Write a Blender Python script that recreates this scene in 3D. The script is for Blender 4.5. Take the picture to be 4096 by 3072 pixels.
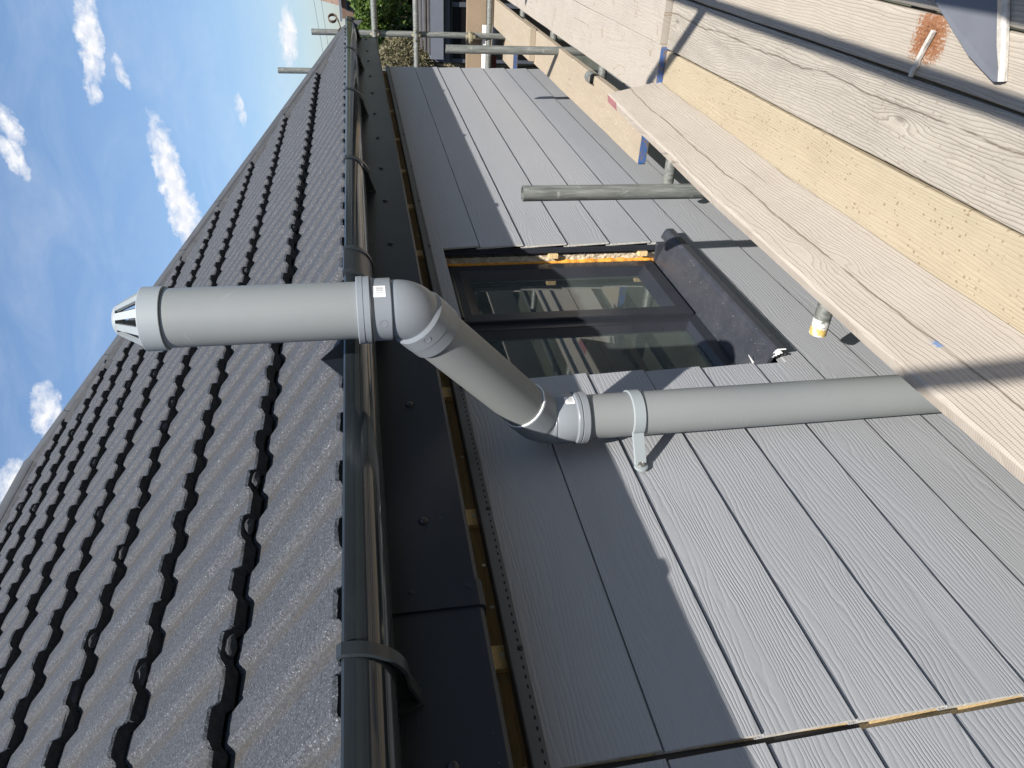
import bpy, bmesh, math, random
from mathutils import Vector, Matrix, noise as mnoise
random.seed(7)
SC = bpy.context.scene
COL = SC.collection
for _o in list(bpy.data.objects):
    bpy.data.objects.remove(_o)

# ------------------------------------------------------------------ camera, sky, sun, exposure
def cam_axes(yaw, pitch, roll):
    f = Vector((math.cos(pitch)*math.cos(yaw), math.cos(pitch)*math.sin(yaw), math.sin(pitch)))
    r = f.cross(Vector((0, 0, 1))).normalized()
    u = r.cross(f)
    c, s = math.cos(roll), math.sin(roll)
    return c*r + s*u, -s*r + c*u, f
R_, U_, F_ = cam_axes(0.598285657, -0.179729562, -0.0610955143)
cam_d = bpy.data.cameras.new('camera')
cam = bpy.data.objects.new('camera', cam_d)
COL.objects.link(cam)
cam_d.sensor_fit = 'HORIZONTAL'
cam_d.sensor_width = 36.0
cam_d.lens = 36.0*2947.85/4096.0
cam_d.clip_start = 0.02
cam_d.clip_end = 2000
M3 = Matrix((-U_, R_, -F_)).transposed()      # the phone was held upright: world up is picture left
cam.matrix_world = M3.to_4x4()
SC.camera = cam

SUN = Vector((-1.13, -1.0, 1.88)).normalized()
sun_el = math.asin(SUN.z)
sun_rot = math.atan2(SUN.x, SUN.y)
sun_d = bpy.data.lights.new('sun', 'SUN')
sun_d.energy = 5.0
sun_d.angle = math.radians(0.53)
sun_d.color = (1.0, 0.955, 0.90)
sun = bpy.data.objects.new('sun', sun_d)
sun.rotation_euler = (-SUN).to_track_quat('-Z', 'Y').to_euler()
sun.location = (0, -3, 8)
COL.objects.link(sun)

SC.view_settings.view_transform = 'Standard'
SC.view_settings.look = 'None'
SC.view_settings.gamma = 1.0
SC.view_settings.exposure = 0.85
SC.render.engine = 'CYCLES'
SC.cycles.max_bounces = 8
SC.cycles.sample_clamp_indirect = 6

world = bpy.data.worlds.new('World')
SC.world = world
world.use_nodes = True
WN = world.node_tree
WN.nodes.clear()

class NT:
    """small helper to wire node trees"""
    def __init__(s, tree):
        s.t = tree
    def n(s, typ, **kw):
        nd = s.t.nodes.new(typ)
        for k, v in kw.items():
            setattr(nd, k, v)
        return nd
    def link(s, a, b):
        s.t.links.new(a, b)
    def put(s, sock, v):
        if hasattr(v, 'is_linked') or isinstance(v, bpy.types.NodeSocket):
            s.link(v, sock)
        else:
            sock.default_value = v
    def math(s, op, a, b=None, c=None, clamp=False):
        nd = s.n('ShaderNodeMath', operation=op, use_clamp=clamp)
        s.put(nd.inputs[0], a)
        if b is not None: s.put(nd.inputs[1], b)
        if c is not None: s.put(nd.inputs[2], c)
        return nd.outputs[0]
    def mix(s, fac, a, b, blend='MIX'):
        nd = s.n('ShaderNodeMix', data_type='RGBA', blend_type=blend)
        s.put(nd.inputs[0], fac)
        s.put(nd.inputs[6], a if not isinstance(a, tuple) else (*a[:3], 1))
        s.put(nd.inputs[7], b if not isinstance(b, tuple) else (*b[:3], 1))
        return nd.outputs[2]
    def ramp(s, fac, stops, interp='LINEAR'):
        nd = s.n('ShaderNodeValToRGB')
        cr = nd.color_ramp
        cr.interpolation = interp
        while len(cr.elements) > len(stops): cr.elements.remove(cr.elements[-1])
        while len(cr.elements) < len(stops): cr.elements.new(0.5)
        for e, (p, c) in zip(cr.elements, stops):
            e.position = p
            e.color = (c, c, c, 1) if not isinstance(c, tuple) else (*c[:3], 1)
        s.put(nd.inputs[0], fac)
        return nd.outputs[0]
    def noise(s, vec, scale, detail=3, rough=0.5, dist=0.0, dim='3D', w=None):
        nd = s.n('ShaderNodeTexNoise', noise_dimensions=dim)
        if vec is not None: s.put(nd.inputs['Vector'], vec)
        nd.inputs['Scale'].default_value = scale
        nd.inputs['Detail'].default_value = detail
        nd.inputs['Roughness'].default_value = rough
        nd.inputs['Distortion'].default_value = dist
        if w is not None: s.put(nd.inputs['W'], w)
        return nd.outputs[0]
    def comb(s, x, y, z):
        nd = s.n('ShaderNodeCombineXYZ')
        s.put(nd.inputs[0], x); s.put(nd.inputs[1], y); s.put(nd.inputs[2], z)
        return nd.outputs[0]
    def sep(s, v):
        nd = s.n('ShaderNodeSeparateXYZ')
        s.put(nd.inputs[0], v)
        return nd.outputs
    def vmath(s, op, a, b):
        nd = s.n('ShaderNodeVectorMath', operation=op)
        s.put(nd.inputs[0], a); s.put(nd.inputs[1], b)
        return nd.outputs[0]

def build_sky():
    k = NT(WN)
    out = k.n('ShaderNodeOutputWorld')
    sky = k.n('ShaderNodeTexSky', sky_type='NISHITA')
    sky.sun_disc = False
    sky.sun_elevation = sun_el
    sky.sun_rotation = sun_rot
    sky.altitude = 50
    sky.air_density = 1.0
    sky.dust_density = 0.6
    sky.ozone_density = 1.6
    tc = k.n('ShaderNodeTexCoord')
    d = tc.outputs['Generated']
    x, y, z = k.sep(d)
    az = k.math('MULTIPLY', k.math('ARCTAN2', y, x), 57.29578)
    el = k.math('MULTIPLY', k.math('ARCSINE', z), 57.29578)
    # broken cumulus: one soft ellipse per cloud (azimuth, elevation, half length, half height, tilt, weight), roughened by noise
    clouds = [(9.2, 16.6, 4.0, 0.95, 0.05, 1.0), (12.6, 17.0, 1.1, 0.7, 0.0, .7), (18.4, 13.1, 5.6, 1.15, -0.14, 1.05), (20.8, 12.6, 3.0, 1.3, -0.1, 1.0),
              (9.0, 4.5, 2.6, 0.75, 0.04, 1.0), (14.6, 21.9, 1.9, 0.75, -0.3, .85), (16.7, 22.0, 2.0, 0.8, -0.3, .9), (11.3, 15.2, 1.5, 0.5, -.2, .62),
              (34.2, 22.0, 2.8, 1.2, 0.0, .85), (39.8, 23.6, 3.0, 2.0, 0.0, 1.05), (13.6, 8.2, 1.7, 0.5, -.1, .6), (26.5, 14.6, 1.6, .5, -.1, .6),
              (48, 20, 6, 2.2, .0, .95), (58, 33, 7, 2.5, .1, .9), (72, 24, 9, 3, .0, .95), (95, 18, 9, 2.4, .0, .9), (120, 30, 10, 3, .05, .9), (150, 20, 9, 3, 0, .9),
              (-4, 20, 5, 1.6, .0, .9), (-18, 13, 6, 1.6, .05, .95), (-35, 24, 8, 2.6, .0, .9), (-60, 16, 9, 2.2, .0, .9), (-90, 27, 10, 3, .0, .9), (-125, 14, 9, 2, 0, .9), (170, 40, 12, 4, 0, .8), (30, 50, 10, 4, .2, .8), (-50, 52, 12, 4, 0, .8)]
    tot = None
    wx = k.math('MULTIPLY', k.math('SUBTRACT', k.noise(k.comb(az, el, 0.0), 0.9, 4, 0.6), 0.5), 1.1)
    wy = k.math('MULTIPLY', k.math('SUBTRACT', k.noise(k.comb(az, el, 7.0), 1.3, 5, 0.62), 0.5), 1.0)
    for (a0, e0, ra, re, tilt, wt) in clouds:
        dx = k.math('ADD', k.math('SUBTRACT', az, a0), wx)
        dy = k.math('ADD', k.math('SUBTRACT', k.math('SUBTRACT', el, e0), k.math('MULTIPLY', dx, tilt)), k.math('MULTIPLY', wy, min(1.0, re)))
        q = k.math('ADD', k.math('POWER', k.math('DIVIDE', dx, ra), 2.0), k.math('POWER', k.math('DIVIDE', dy, re), 2.0))
        m = k.math('MULTIPLY', k.math('SUBTRACT', 1.0, k.math('SQRT', q), clamp=True), wt)
        tot = m if tot is None else k.math('MAXIMUM', tot, m)
    v = k.comb(k.math('MULTIPLY', az, 0.75), k.math('MULTIPLY', el, 1.15), 0.0)
    nz = k.noise(v, 1.5, 9, 0.6, 0.3)
    nz2 = k.noise(k.comb(k.math('MULTIPLY', az, 0.06), k.math('MULTIPLY', el, 0.16), 3.0), 1.6, 5, 0.6, 0.8)
    dens = k.math('ADD', k.math('MULTIPLY', tot, 1.35), k.math('MULTIPLY', k.math('SUBTRACT', nz, 0.5), 1.5))
    dens = k.math('MULTIPLY', dens, k.math('MULTIPLY', tot, 4.0, clamp=True))
    mask = k.ramp(dens, [(0.10, 0.0), (0.40, 0.42), (0.95, 1.0)])
    veil = k.math('MULTIPLY', k.ramp(nz2, [(0.42, 0.0), (0.75, 1.0)]), 0.15)
    mask = k.math('MAXIMUM', mask, veil)
    # the air low over the horizon is bluer than the clear-sky model makes it, all the way round
    ccol = k.mix(k.ramp(nz, [(0.3, 0.0), (0.65, 1.0)]), (4.6, 4.9, 5.6), (6.3, 6.3, 6.4))
    hz = k.math('POWER', k.math('SUBTRACT', 1.0, k.math('DIVIDE', k.math('ABSOLUTE', el), 24.0, clamp=True), clamp=True), 1.4)
    skyc = k.mix(1.0, sky.outputs[0], k.mix(hz, (0.90, 0.97, 1.02), (0.54, 0.59, 0.71)), 'MULTIPLY')
    colr = k.mix(mask, skyc, ccol)
    bg = k.n('ShaderNodeBackground')
    k.put(bg.inputs[0], colr)
    bg.inputs[1].default_value = 0.092
    k.link(bg.outputs[0], out.inputs[0])
build_sky()

# ------------------------------------------------------------------ materials
MATS = {}
def new_mat(name):
    m = bpy.data.materials.new(name)
    m.use_nodes = True
    m.node_tree.nodes.clear()
    k = NT(m.node_tree)
    out = k.n('ShaderNodeOutputMaterial')
    b = k.n('ShaderNodeBsdfPrincipled')
    k.link(b.outputs[0], out.inputs[0])
    MATS[name] = m
    return m, k, b, out
def coords(k, jitter=True):
    tc = k.n('ShaderNodeTexCoord')
    v = tc.outputs['Object']
    if jitter:
        oi = k.n('ShaderNodeObjectInfo')
        r = oi.outputs['Random']
        off = k.comb(k.math('MULTIPLY', r, 37.0), k.math('MULTIPLY', r, 91.0), k.math('MULTIPLY', r, 53.0))
        return k.vmath('ADD', v, off), r, v
    return v, None, v
def bump(k, b, h, strength, dist, normal=None):
    nd = k.n('ShaderNodeBump')
    nd.inputs['Strength'].default_value = strength
    nd.inputs['Distance'].default_value = dist
    k.put(nd.inputs['Height'], h)
    if normal is not None: k.put(nd.inputs['Normal'], normal)
    k.link(nd.outputs[0], b.inputs['Normal'])
    return nd.outputs[0]
def plain(name, col, rough=0.5, metallic=0.0, spec=0.5, var=0.12, vscale=6.0, bmp=0.0, bscale=200.0, coat=0.0, dirt=None, jitter=True):
    m, k, b, out = new_mat(name)
    v, r, v0 = coords(k, jitter)
    nz = k.noise(v, vscale, 5, 0.6)
    c2 = tuple(max(0, c*(1-var)) for c in col)
    c3 = tuple(min(1, c*(1+var)) for c in col)
    cc = k.mix(k.ramp(nz, [(0.3, 0.0), (0.7, 1.0)]), c2, c3)
    if dirt:
        dn = k.noise(v, dirt[1], 8, 0.7)
        cc = k.mix(k.math('MULTIPLY', k.ramp(dn, [(dirt[2], 0.0), (dirt[2]+.12, 1.0)]), dirt[3]), cc, dirt[0])
    k.put(b.inputs['Base Color'], cc)
    rn = k.noise(v, vscale*4, 4, 0.6)
    k.put(b.inputs['Roughness'], k.math('ADD', rough-0.06, k.math('MULTIPLY', rn, 0.12)))
    b.inputs['Metallic'].default_value = metallic
    b.inputs['Specular IOR Level'].default_value = spec
    if coat: b.inputs['Coat Weight'].default_value = coat
    if bmp: bump(k, b, k.noise(v, bscale, 4, 0.6), bmp, 0.002)
    return m

def mat_cladding():
    m, k, b, out = new_mat('cladding_paint')
    v, r, v0 = coords(k)
    x, y, z = k.sep(v)
    n1 = k.noise(k.comb(k.math('MULTIPLY', x, 1.5), 0.0, k.math('MULTIPLY', z, 9.0)), 1.0, 2.0, 0.5, 0.4)
    n2 = k.noise(k.comb(k.math('MULTIPLY', x, 26.0), 0.0, k.math('MULTIPLY', z, 70.0)), 1.0, 2.0, 0.5)
    ph = k.math('ADD', k.math('ADD', k.math('MULTIPLY', z, 98.0), k.math('MULTIPLY', n1, 11.0)), k.math('MULTIPLY', n2, 0.75))
    fr = k.math('FRACT', ph)
    # narrow engraved lines whose depth comes and goes
    tri = k.math('ABSOLUTE', k.math('SUBTRACT', k.math('MULTIPLY', fr, 2.0), 1.0))
    line = k.ramp(tri, [(0.45, 1.0), (0.98, 0.0)])
    dep = k.ramp(k.noise(k.comb(k.math('MULTIPLY', x, 6.0), 4.0, k.math('MULTIPLY', z, 22.0)), 1.0, 2.0, 0.5), [(0.28, 0.25), (0.62, 1.0)])
    h = k.math('SUBTRACT', 1.0, k.math('MULTIPLY', k.math('SUBTRACT', 1.0, line), dep))
    base = k.mix(k.noise(v, 2.5, 5, 0.6), (0.268, 0.276, 0.290), (0.312, 0.320, 0.332))
    # pale handling scuffs and cutting dust
    dust = k.ramp(k.noise(k.comb(k.math('MULTIPLY', x, 9.0), 0.0, k.math('MULTIPLY', z, 16.0)), 1.0, 9, 0.72), [(0.66, 0.0), (0.80, 0.5)])
    spk = k.ramp(k.noise(v, 160.0, 2, 0.5), [(0.765, 0.0), (0.80, 0.6)])
    base = k.mix(k.math('MAXIMUM', k.math('MULTIPLY', dust, 0.35), spk), base, (0.5, 0.5, 0.49))
    k.put(b.inputs['Base Color'], base)
    b.inputs['Roughness'].default_value = 0.5
    b.inputs['Specular IOR Level'].default_value = 0.4
    bump(k, b, h, 0.56, 0.0013)
    return m

def mat_wood(name, light, dark, grey=(0.45, 0.42, 0.38), lines=150.0, warp=26.0, contrast=0.6, specks=None, stain=None, relief=0.8, knots=True, along='x', saw=0.0, crack=None, drips=False):
    m, k, b, out = new_mat(name)
    v, r, v0 = coords(k)
    x, y, z = k.sep(v)
    if along == 'y': x, y = y, x
    yy = k.math('ADD', z, k.math('MULTIPLY', y, 0.45)) if along == 'face' else k.math('ADD', y, k.math('MULTIPLY', z, 0.45))
    n1 = k.noise(k.comb(k.math('MULTIPLY', x, 1.1), k.math('MULTIPLY', yy, 5.0), 0.0), 1.0, 2.5, 0.5, 0.3)
    ph = k.math('ADD', k.math('MULTIPLY', yy, lines), k.math('MULTIPLY', n1, warp))
    n5 = k.noise(k.comb(k.math('MULTIPLY', x, 9.0), k.math('MULTIPLY', yy, 34.0), 2.0), 1.0, 3, 0.55)
    ph = k.math('ADD', ph, k.math('MULTIPLY', n5, 1.9))
    if knots:
        vo = k.n('ShaderNodeTexVoronoi', feature='F1')
        k.put(vo.inputs['Vector'], k.comb(k.math('MULTIPLY', x, 2.1), k.math('MULTIPLY', yy, 7.0), 0.0))
        vo.inputs['Scale'].default_value = 1.0
        vd = vo.outputs['Distance']
        kn = k.ramp(vd, [(0.0, 1.0), (0.26, 0.0)], 'EASE')
        ph = k.math('ADD', ph, k.math('MULTIPLY', kn, 3.2))
    fr = k.math('FRACT', ph)
    ring = k.ramp(fr, [(0.0, 0.0), (0.62, 0.35), (0.86, 1.0), (1.0, 0.0)])
    fine = k.noise(k.comb(k.math('MULTIPLY', x, 7.0), k.math('MULTIPLY', yy, 420.0), 0.0), 1.0, 3, 0.6)
    big = k.noise(k.comb(k.math('MULTIPLY', x, 1.6), k.math('MULTIPLY', yy, 11.0), 0.0), 1.0, 6, 0.65)
    fade = k.ramp(k.noise(k.comb(k.math('MULTIPLY', x, 2.5), k.math('MULTIPLY', yy, 9.0), 8.0), 1.0, 3, 0.5), [(0.3, 0.25), (0.7, 1.0)])
    c = k.mix(k.math('MULTIPLY', k.math('MULTIPLY', ring, contrast), fade), light, dark)
    c = k.mix(k.math('MULTIPLY', k.ramp(fine, [(0.45, 0.0), (0.75, 1.0)]), 0.28), c, dark)
    c = k.mix(k.math('MULTIPLY', k.ramp(big, [(0.38, 0.0), (0.72, 1.0)]), 0.55), c, grey)
    h = k.math('ADD', k.math('MULTIPLY', ring, -0.7), k.math('MULTIPLY', fine, 0.5))
    if knots:
        core = k.ramp(vd, [(0.02, 1.0), (0.062, 0.0)])
        c = k.mix(k.math('MULTIPLY', core, 0.55), c, tuple(d*0.55 for d in dark))
    # broad grubby patches where boots and mortar have been
    gr_ = k.ramp(k.noise(v, 6.5, 8, 0.72), [(0.46, 0.0), (0.70, 1.0)])
    c = k.mix(k.math('MULTIPLY', gr_, 0.30), c, tuple(0.5*(a+b_) for a, b_ in zip(dark, grey)))
    if crack:
        x0, y0_, z0_ = k.sep(v0)
        ct = z0_ if along == 'face' else y0_
        wob = k.math('MULTIPLY', k.math('SUBTRACT', k.noise(k.comb(k.math('MULTIPLY', x0, 2.2), 0.0, 3.0), 1.0, 5, 0.6), 0.5), crack[1])
        cd = k.math('ABSOLUTE', k.math('SUBTRACT', ct, k.math('ADD', crack[0], wob)))
        cm = k.math('MULTIPLY', k.ramp(cd, [(0.0004, 1.0), (0.0012, 0.0)]), k.ramp(k.noise(k.comb(k.math('MULTIPLY', x0, 5.0), 0.0, 9.0), 1.0, 3, 0.6), [(0.36, 0.0), (0.48, 1.0)]))
        c = k.mix(k.math('MULTIPLY', cm, 0.8), c, (0.07, 0.05, 0.035))
    # drying checks
    ck = k.noise(k.comb(k.math('MULTIPLY', x, 2.2), k.math('MULTIPLY', yy, 60.0), 5.0), 1.0, 2, 0.5)
    chk = k.ramp(ck, [(0.70, 0.0), (0.725, 1.0), (0.75, 0.0)])
    c = k.mix(k.math('MULTIPLY', chk, 0.55), c, (0.07, 0.05, 0.04))
    if saw:
        sx = k.math('ADD', k.math('MULTIPLY', x, 190.0), k.math('MULTIPLY', yy, 30.0))
        h = k.math('ADD', h, k.math('MULTIPLY', k.math('SINE', k.math('MULTIPLY', sx, 6.2832)), saw))
    if drips:
        dn_ = k.noise(k.comb(k.math('MULTIPLY', x, 5.0), k.math('MULTIPLY', yy, 9.0), 11.0), 1.0, 1.5, 0.5, 0.6)
        dm = k.ramp(k.math('ABSOLUTE', k.math('SUBTRACT', dn_, 0.62)), [(0.004, 1.0), (0.012, 0.0)])
        dm = k.math('MULTIPLY', dm, k.ramp(k.noise(v, 9.0, 3, 0.6), [(0.45, 0.0), (0.55, 1.0)]))
        c = k.mix(k.math('MULTIPLY', dm, 0.65), c, (0.20, 0.135, 0.075))
    if specks:
        vs = k.n('ShaderNodeTexVoronoi', feature='F1')
        k.put(vs.inputs['Vector'], k.comb(k.math('MULTIPLY', x, 75.0), k.math('MULTIPLY', y, 90.0), 0.0))
        vs.inputs['Scale'].default_value = 1.0
        rs = k.sep(vs.outputs['Color'])
        near = k.math('SUBTRACT', k.math('MULTIPLY', k.math('POWER', rs[0], 1.5), 0.36), vs.outputs['Distance'])
        sp = k.math('MULTIPLY', k.ramp(near, [(0.0, 0.0), (0.05, 1.0)]), k.ramp(k.noise(v, 7.0, 3, 0.6), [(0.34, 0.0), (0.48, 1.0)]))
        c = k.mix(k.math('MULTIPLY', sp, 0.68), c, specks)
    if stain:
        for (sxx, syy, rx, ry, colr, amt, thr) in stain:
            x0, y0, z0 = k.sep(v0)
            if along == 'face': y0 = z0
            q = k.math('SQRT', k.math('ADD', k.math('POWER', k.math('DIVIDE', k.math('SUBTRACT', x0, sxx), rx), 4.0), k.math('POWER', k.math('DIVIDE', k.math('SUBTRACT', y0, syy), ry), 4.0)))
            ed = k.math('ADD', k.math('SUBTRACT', 1.0, q), k.math('MULTIPLY', k.math('SUBTRACT', k.noise(v0, 150.0, 8, 0.8), 0.50), 4.2))
            ed = k.math('MULTIPLY', k.ramp(ed, [(thr, 0.0), (thr+.35, 1.0)]), amt)
            ed = k.math('MULTIPLY', ed, k.ramp(q, [(0.85, 1.0), (1.25, 0.0)]))
            c = k.mix(ed, c, colr)
    k.put(b.inputs['Base Color'], c)
    b.inputs['Roughness'].default_value = 0.78
    b.inputs['Specular IOR Level'].default_value = 0.25
    bump(k, b, h, relief, 0.0016)
    return m

def mat_tile(name='tile_concrete'):
    m, k, b, out = new_mat(name)
    v, r, v0 = coords(k)
    x, y, z = k.sep(v0)
    g1 = k.noise(v, 190.0, 4, 0.75)
    g2 = k.noise(v, 330.0, 2, 0.6)
    base = k.mix(k.ramp(g1, [(0.32, 0.0), (0.70, 1.0)]), (0.0090, 0.0110, 0.0145), (0.072, 0.079, 0.091))
    base = k.mix(k.ramp(k.noise(v, 5.0, 5, 0.6), [(0.3, 0.0), (0.7, 0.5)]), base, k.mix(1.0, base, (0.78, 0.79, 0.82), 'MULTIPLY'))
    # bright grit grains and their glints, both painted as pale specks
    gl = k.ramp(g2, [(0.625, 0.0), (0.69, 1.0)])
    base = k.mix(k.math('MULTIPLY', gl, 0.62), base, (0.29, 0.30, 0.31))
    # rust-brown silt lying in the water channels (fixed to the tile: pans at u = 0 and 0.15)
    pan = k.math('ABSOLUTE', k.math('SUBTRACT', k.math('FRACT', k.math('DIVIDE', k.math('ADD', x, 0.028), 0.15)), 0.5))
    pan = k.ramp(pan, [(0.0, 1.0), (0.07, 0.8), (0.17, 0.0)])
    silt = k.ramp(k.noise(k.comb(k.math('MULTIPLY', k.sep(v)[0], 30.0), k.math('MULTIPLY', k.sep(v)[1], 7.0), 0.0), 1.0, 6, 0.7), [(0.36, 0.0), (0.56, 1.0)])
    base = k.mix(k.math('MULTIPLY', k.math('MULTIPLY', pan, silt), 0.6), base, k.mix(g1, (0.016, 0.0135, 0.010), (0.088, 0.072, 0.052)))
    k.put(b.inputs['Base Color'], base)
    k.put(b.inputs['Roughness'], k.ramp(gl, [(0.0, 0.72), (1.0, 0.35)]))
    b.inputs['Specular IOR Level'].default_value = 0.45
    bump(k, b, k.math('ADD', g1, k.math('MULTIPLY', g2, 0.7)), 0.8, 0.0022)
    return m

def mat_galv():
    m, k, b, out = new_mat('weathered_galvanised_steel')
    v, r, v0 = coords(k)
    x, y, z = k.sep(v)
    st = k.noise(k.vmath('MULTIPLY', v, (40.0, 40.0, 40.0)), 1.0, 6, 0.65)
    st2 = k.noise(k.comb(k.math('MULTIPLY', x, 90.0), k.math('MULTIPLY', y, 90.0), k.math('MULTIPLY', z, 9.0)), 1.0, 5, 0.65)
    c = k.mix(k.ramp(st2, [(0.32, 0.0), (0.66, 1.0)]), (0.105, 0.112, 0.103), (0.25, 0.26, 0.24))
    c = k.mix(k.ramp(st, [(0.60, 0.0), (0.74, 0.75)]), c, (0.46, 0.47, 0.44))
    c = k.mix(k.ramp(k.noise(v, 16.0, 5, 0.6), [(0.62, 0.0), (0.76, 0.55)]), c, (0.13, 0.115, 0.09))
    k.put(b.inputs['Base Color'], c)
    b.inputs['Metallic'].default_value = 0.35
    k.put(b.inputs['Roughness'], k.math('ADD', 0.42, k.math('MULTIPLY', st, 0.25)))
    bump(k, b, st2, 0.35, 0.0012)
    return m

def mat_grained_pvc(name, col, rough, strength=0.4):
    m, k, b, out = new_mat(name)
    v, r, v0 = coords(k, False)
    x, y, z = k.sep(v)
    g = k.noise(k.comb(k.math('MULTIPLY', x, 45.0), k.math('MULTIPLY', y, 300.0), k.math('MULTIPLY', z, 420.0)), 1.0, 3, 0.6)
    d = k.noise(v, 2.2, 6, 0.65)
    c = k.mix(d, tuple(a*0.85 for a in col), tuple(a*1.2 for a in col))
    spk = k.ramp(k.noise(v, 210.0, 1, 0.5), [(0.80, 0.0), (0.83, 0.5)])
    c = k.mix(spk, c, (0.4, 0.4, 0.4))
    k.put(b.inputs['Base Color'], c)
    k.put(b.inputs['Roughness'], k.math('ADD', rough-0.05, k.math('MULTIPLY', d, 0.12)))
    bump(k, b, g, strength, 0.0007)
    return m

def mat_dusty_pvc(name, col, amount):
    m, k, b, out = new_mat(name)
    v, r, v0 = coords(k)
    d = k.noise(v, 14.0, 9, 0.75)
    spk = k.ramp(k.noise(v, 150.0, 2, 0.5), [(0.735, 0.0), (0.76, 1.0)])
    wip = k.ramp(d, [(0.42, 0.0), (0.74, 1.0)])
    c = k.mix(k.math('MULTIPLY', wip, amount), tuple(col), (0.20, 0.20, 0.19))
    c = k.mix(k.math('MULTIPLY', spk, 0.75), c, (0.62, 0.61, 0.58))
    k.put(b.inputs['Base Color'], c)
    k.put(b.inputs['Roughness'], k.math('ADD', 0.28, k.math('MULTIPLY', wip, 0.4)))
    return m

def mat_pipe(name, col, rough, scuff):
    m, k, b, out = new_mat(name)
    v, r, v0 = coords(k)
    x, y, z = k.sep(v)
    lo = k.noise(v, 4.0, 4, 0.55)
    c = k.mix(lo, tuple(a*0.92 for a in col), tuple(a*1.07 for a in col))
    # thin scratches running every which way
    w1 = k.noise(k.comb(k.math('MULTIPLY', k.math('ADD', x, z), 160.0), k.math('MULTIPLY', k.math('SUBTRACT', z, y), 9.0), y), 1.0, 2, 0.5)
    sc = k.math('MULTIPLY', k.ramp(w1, [(0.695, 0.0), (0.715, 1.0), (0.735, 0.0)]), k.ramp(k.noise(v, 13.0, 3, 0.6), [(0.5, 0.0), (0.68, 1.0)]))
    c = k.mix(k.math('MULTIPLY', sc, scuff), c, (0.62, 0.63, 0.62))
    dk = k.ramp(k.noise(v, 75.0, 7, 0.75), [(0.68, 0.0), (0.74, 1.0)])
    dk = k.math('MULTIPLY', dk, k.ramp(k.noise(v, 7.0, 2, 0.5), [(0.56, 0.0), (0.66, 1.0)]))
    c = k.mix(k.math('MULTIPLY', dk, 0.7), c, (0.10, 0.09, 0.08))
    k.put(b.inputs['Base Color'], c)
    k.put(b.inputs['Roughness'], k.math('ADD', rough, k.math('MULTIPLY', lo, 0.14)))
    b.inputs['Specular IOR Level'].default_value = 0.5
    return m

def mat_glass():
    m, k, b, out = new_mat('window_glass')
    m.node_tree.nodes.remove(b)
    fr = k.n('ShaderNodeFresnel'); fr.inputs[0].default_value = 1.55
    gl = k.n('ShaderNodeBsdfGlossy'); gl.inputs['Roughness'].default_value = 0.012
    gl.inputs['Color'].default_value = (0.93, 0.97, 0.96, 1)
    tr = k.n('ShaderNodeBsdfTransparent'); tr.inputs[0].default_value = (0.58, 0.68, 0.66, 1)
    df = k.n('ShaderNodeBsdfDiffuse'); df.inputs[0].default_value = (0.165, 0.200, 0.190, 1)
    v, r, v0 = coords(k)
    haze = k.math('ADD', 0.30, k.math('MULTIPLY', k.ramp(k.noise(v, 5.0, 6, 0.65), [(0.4, 0.0), (0.75, 1.0)]), 0.10))  # reflected grey-green haze put into the panes as diffuse colour
    ms0 = k.n('ShaderNodeMixShader'); k.put(ms0.inputs[0], haze)
    k.link(tr.outputs[0], ms0.inputs[1]); k.link(df.outputs[0], ms0.inputs[2])
    ms = k.n('ShaderNodeMixShader')
    k.put(ms.inputs[0], k.math('ADD', k.math('MULTIPLY', fr.outputs[0], 1.45), 0.03, clamp=True))
    k.link(ms0.outputs[0], ms.inputs[1]); k.link(gl.outputs[0], ms.inputs[2])
    k.link(ms.outputs[0], out.inputs[0])
    return m

def mat_label():
    m, k, b, out = new_mat('barcode_paper')
    tc = k.n('ShaderNodeTexCoord')
    u, vv, w = k.sep(tc.outputs['Object'])          # u along the printed bars, v across them, both -1..1
    bars = k.noise(None, 17.0, 0.0, 0.5, 0.0, '1D', k.math('MULTIPLY', vv, 1.0))
    bar = k.ramp(bars, [(0.50, 0.0), (0.53, 1.0)])
    inside = k.math('MULTIPLY', k.math('LESS_THAN', k.math('ABSOLUTE', k.math('SUBTRACT', u, 0.12)), 0.62), k.math('LESS_THAN', k.math('ABSOLUTE', k.math('SUBTRACT', vv, 0.1)), 0.74))
    bar = k.math('MULTIPLY', bar, inside)
    tx = k.noise(k.comb(k.math('MULTIPLY', u, 26.0), k.math('MULTIPLY', vv, 22.0), 0.0), 1.0, 1, 0.5)
    tx = k.math('MULTIPLY', k.ramp(tx, [(0.5, 0.0), (0.56, 1.0)]), k.math('MULTIPLY', k.math('LESS_THAN', k.math('ABSOLUTE', k.math('ADD', u, 0.76)), 0.13), k.math('LESS_THAN', k.math('ABSOLUTE', vv), 0.8)))
    ink = k.math('MAXIMUM', bar, tx)
    k.put(b.inputs['Base Color'], k.mix(ink, (0.78, 0.78, 0.77), (0.03, 0.035, 0.05)))
    b.inputs['Roughness'].default_value = 0.45
    return m

def mat_leaf(name, cols, rough=0.55, trans=0.25):
    m, k, b, out = new_mat(name)
    g = k.n('ShaderNodeNewGeometry')
    c = k.ramp(g.outputs['Random Per Island'], [(0.0, cols[0]), (0.35, cols[1]), (0.7, cols[2]), (1.0, cols[3])])
    k.put(b.inputs['Base Color'], c)
    b.inputs['Roughness'].default_value = rough
    b.inputs['Specular IOR Level'].default_value = 0.3
    t = k.n('ShaderNodeBsdfTranslucent'); k.put(t.inputs[0], c)
    ms = k.n('ShaderNodeMixShader'); ms.inputs[0].default_value = trans
    k.link(b.outputs[0], ms.inputs[1]); k.link(t.outputs[0], ms.inputs[2])
    k.link(ms.outputs[0], out.inputs[0])
    return m

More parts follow.
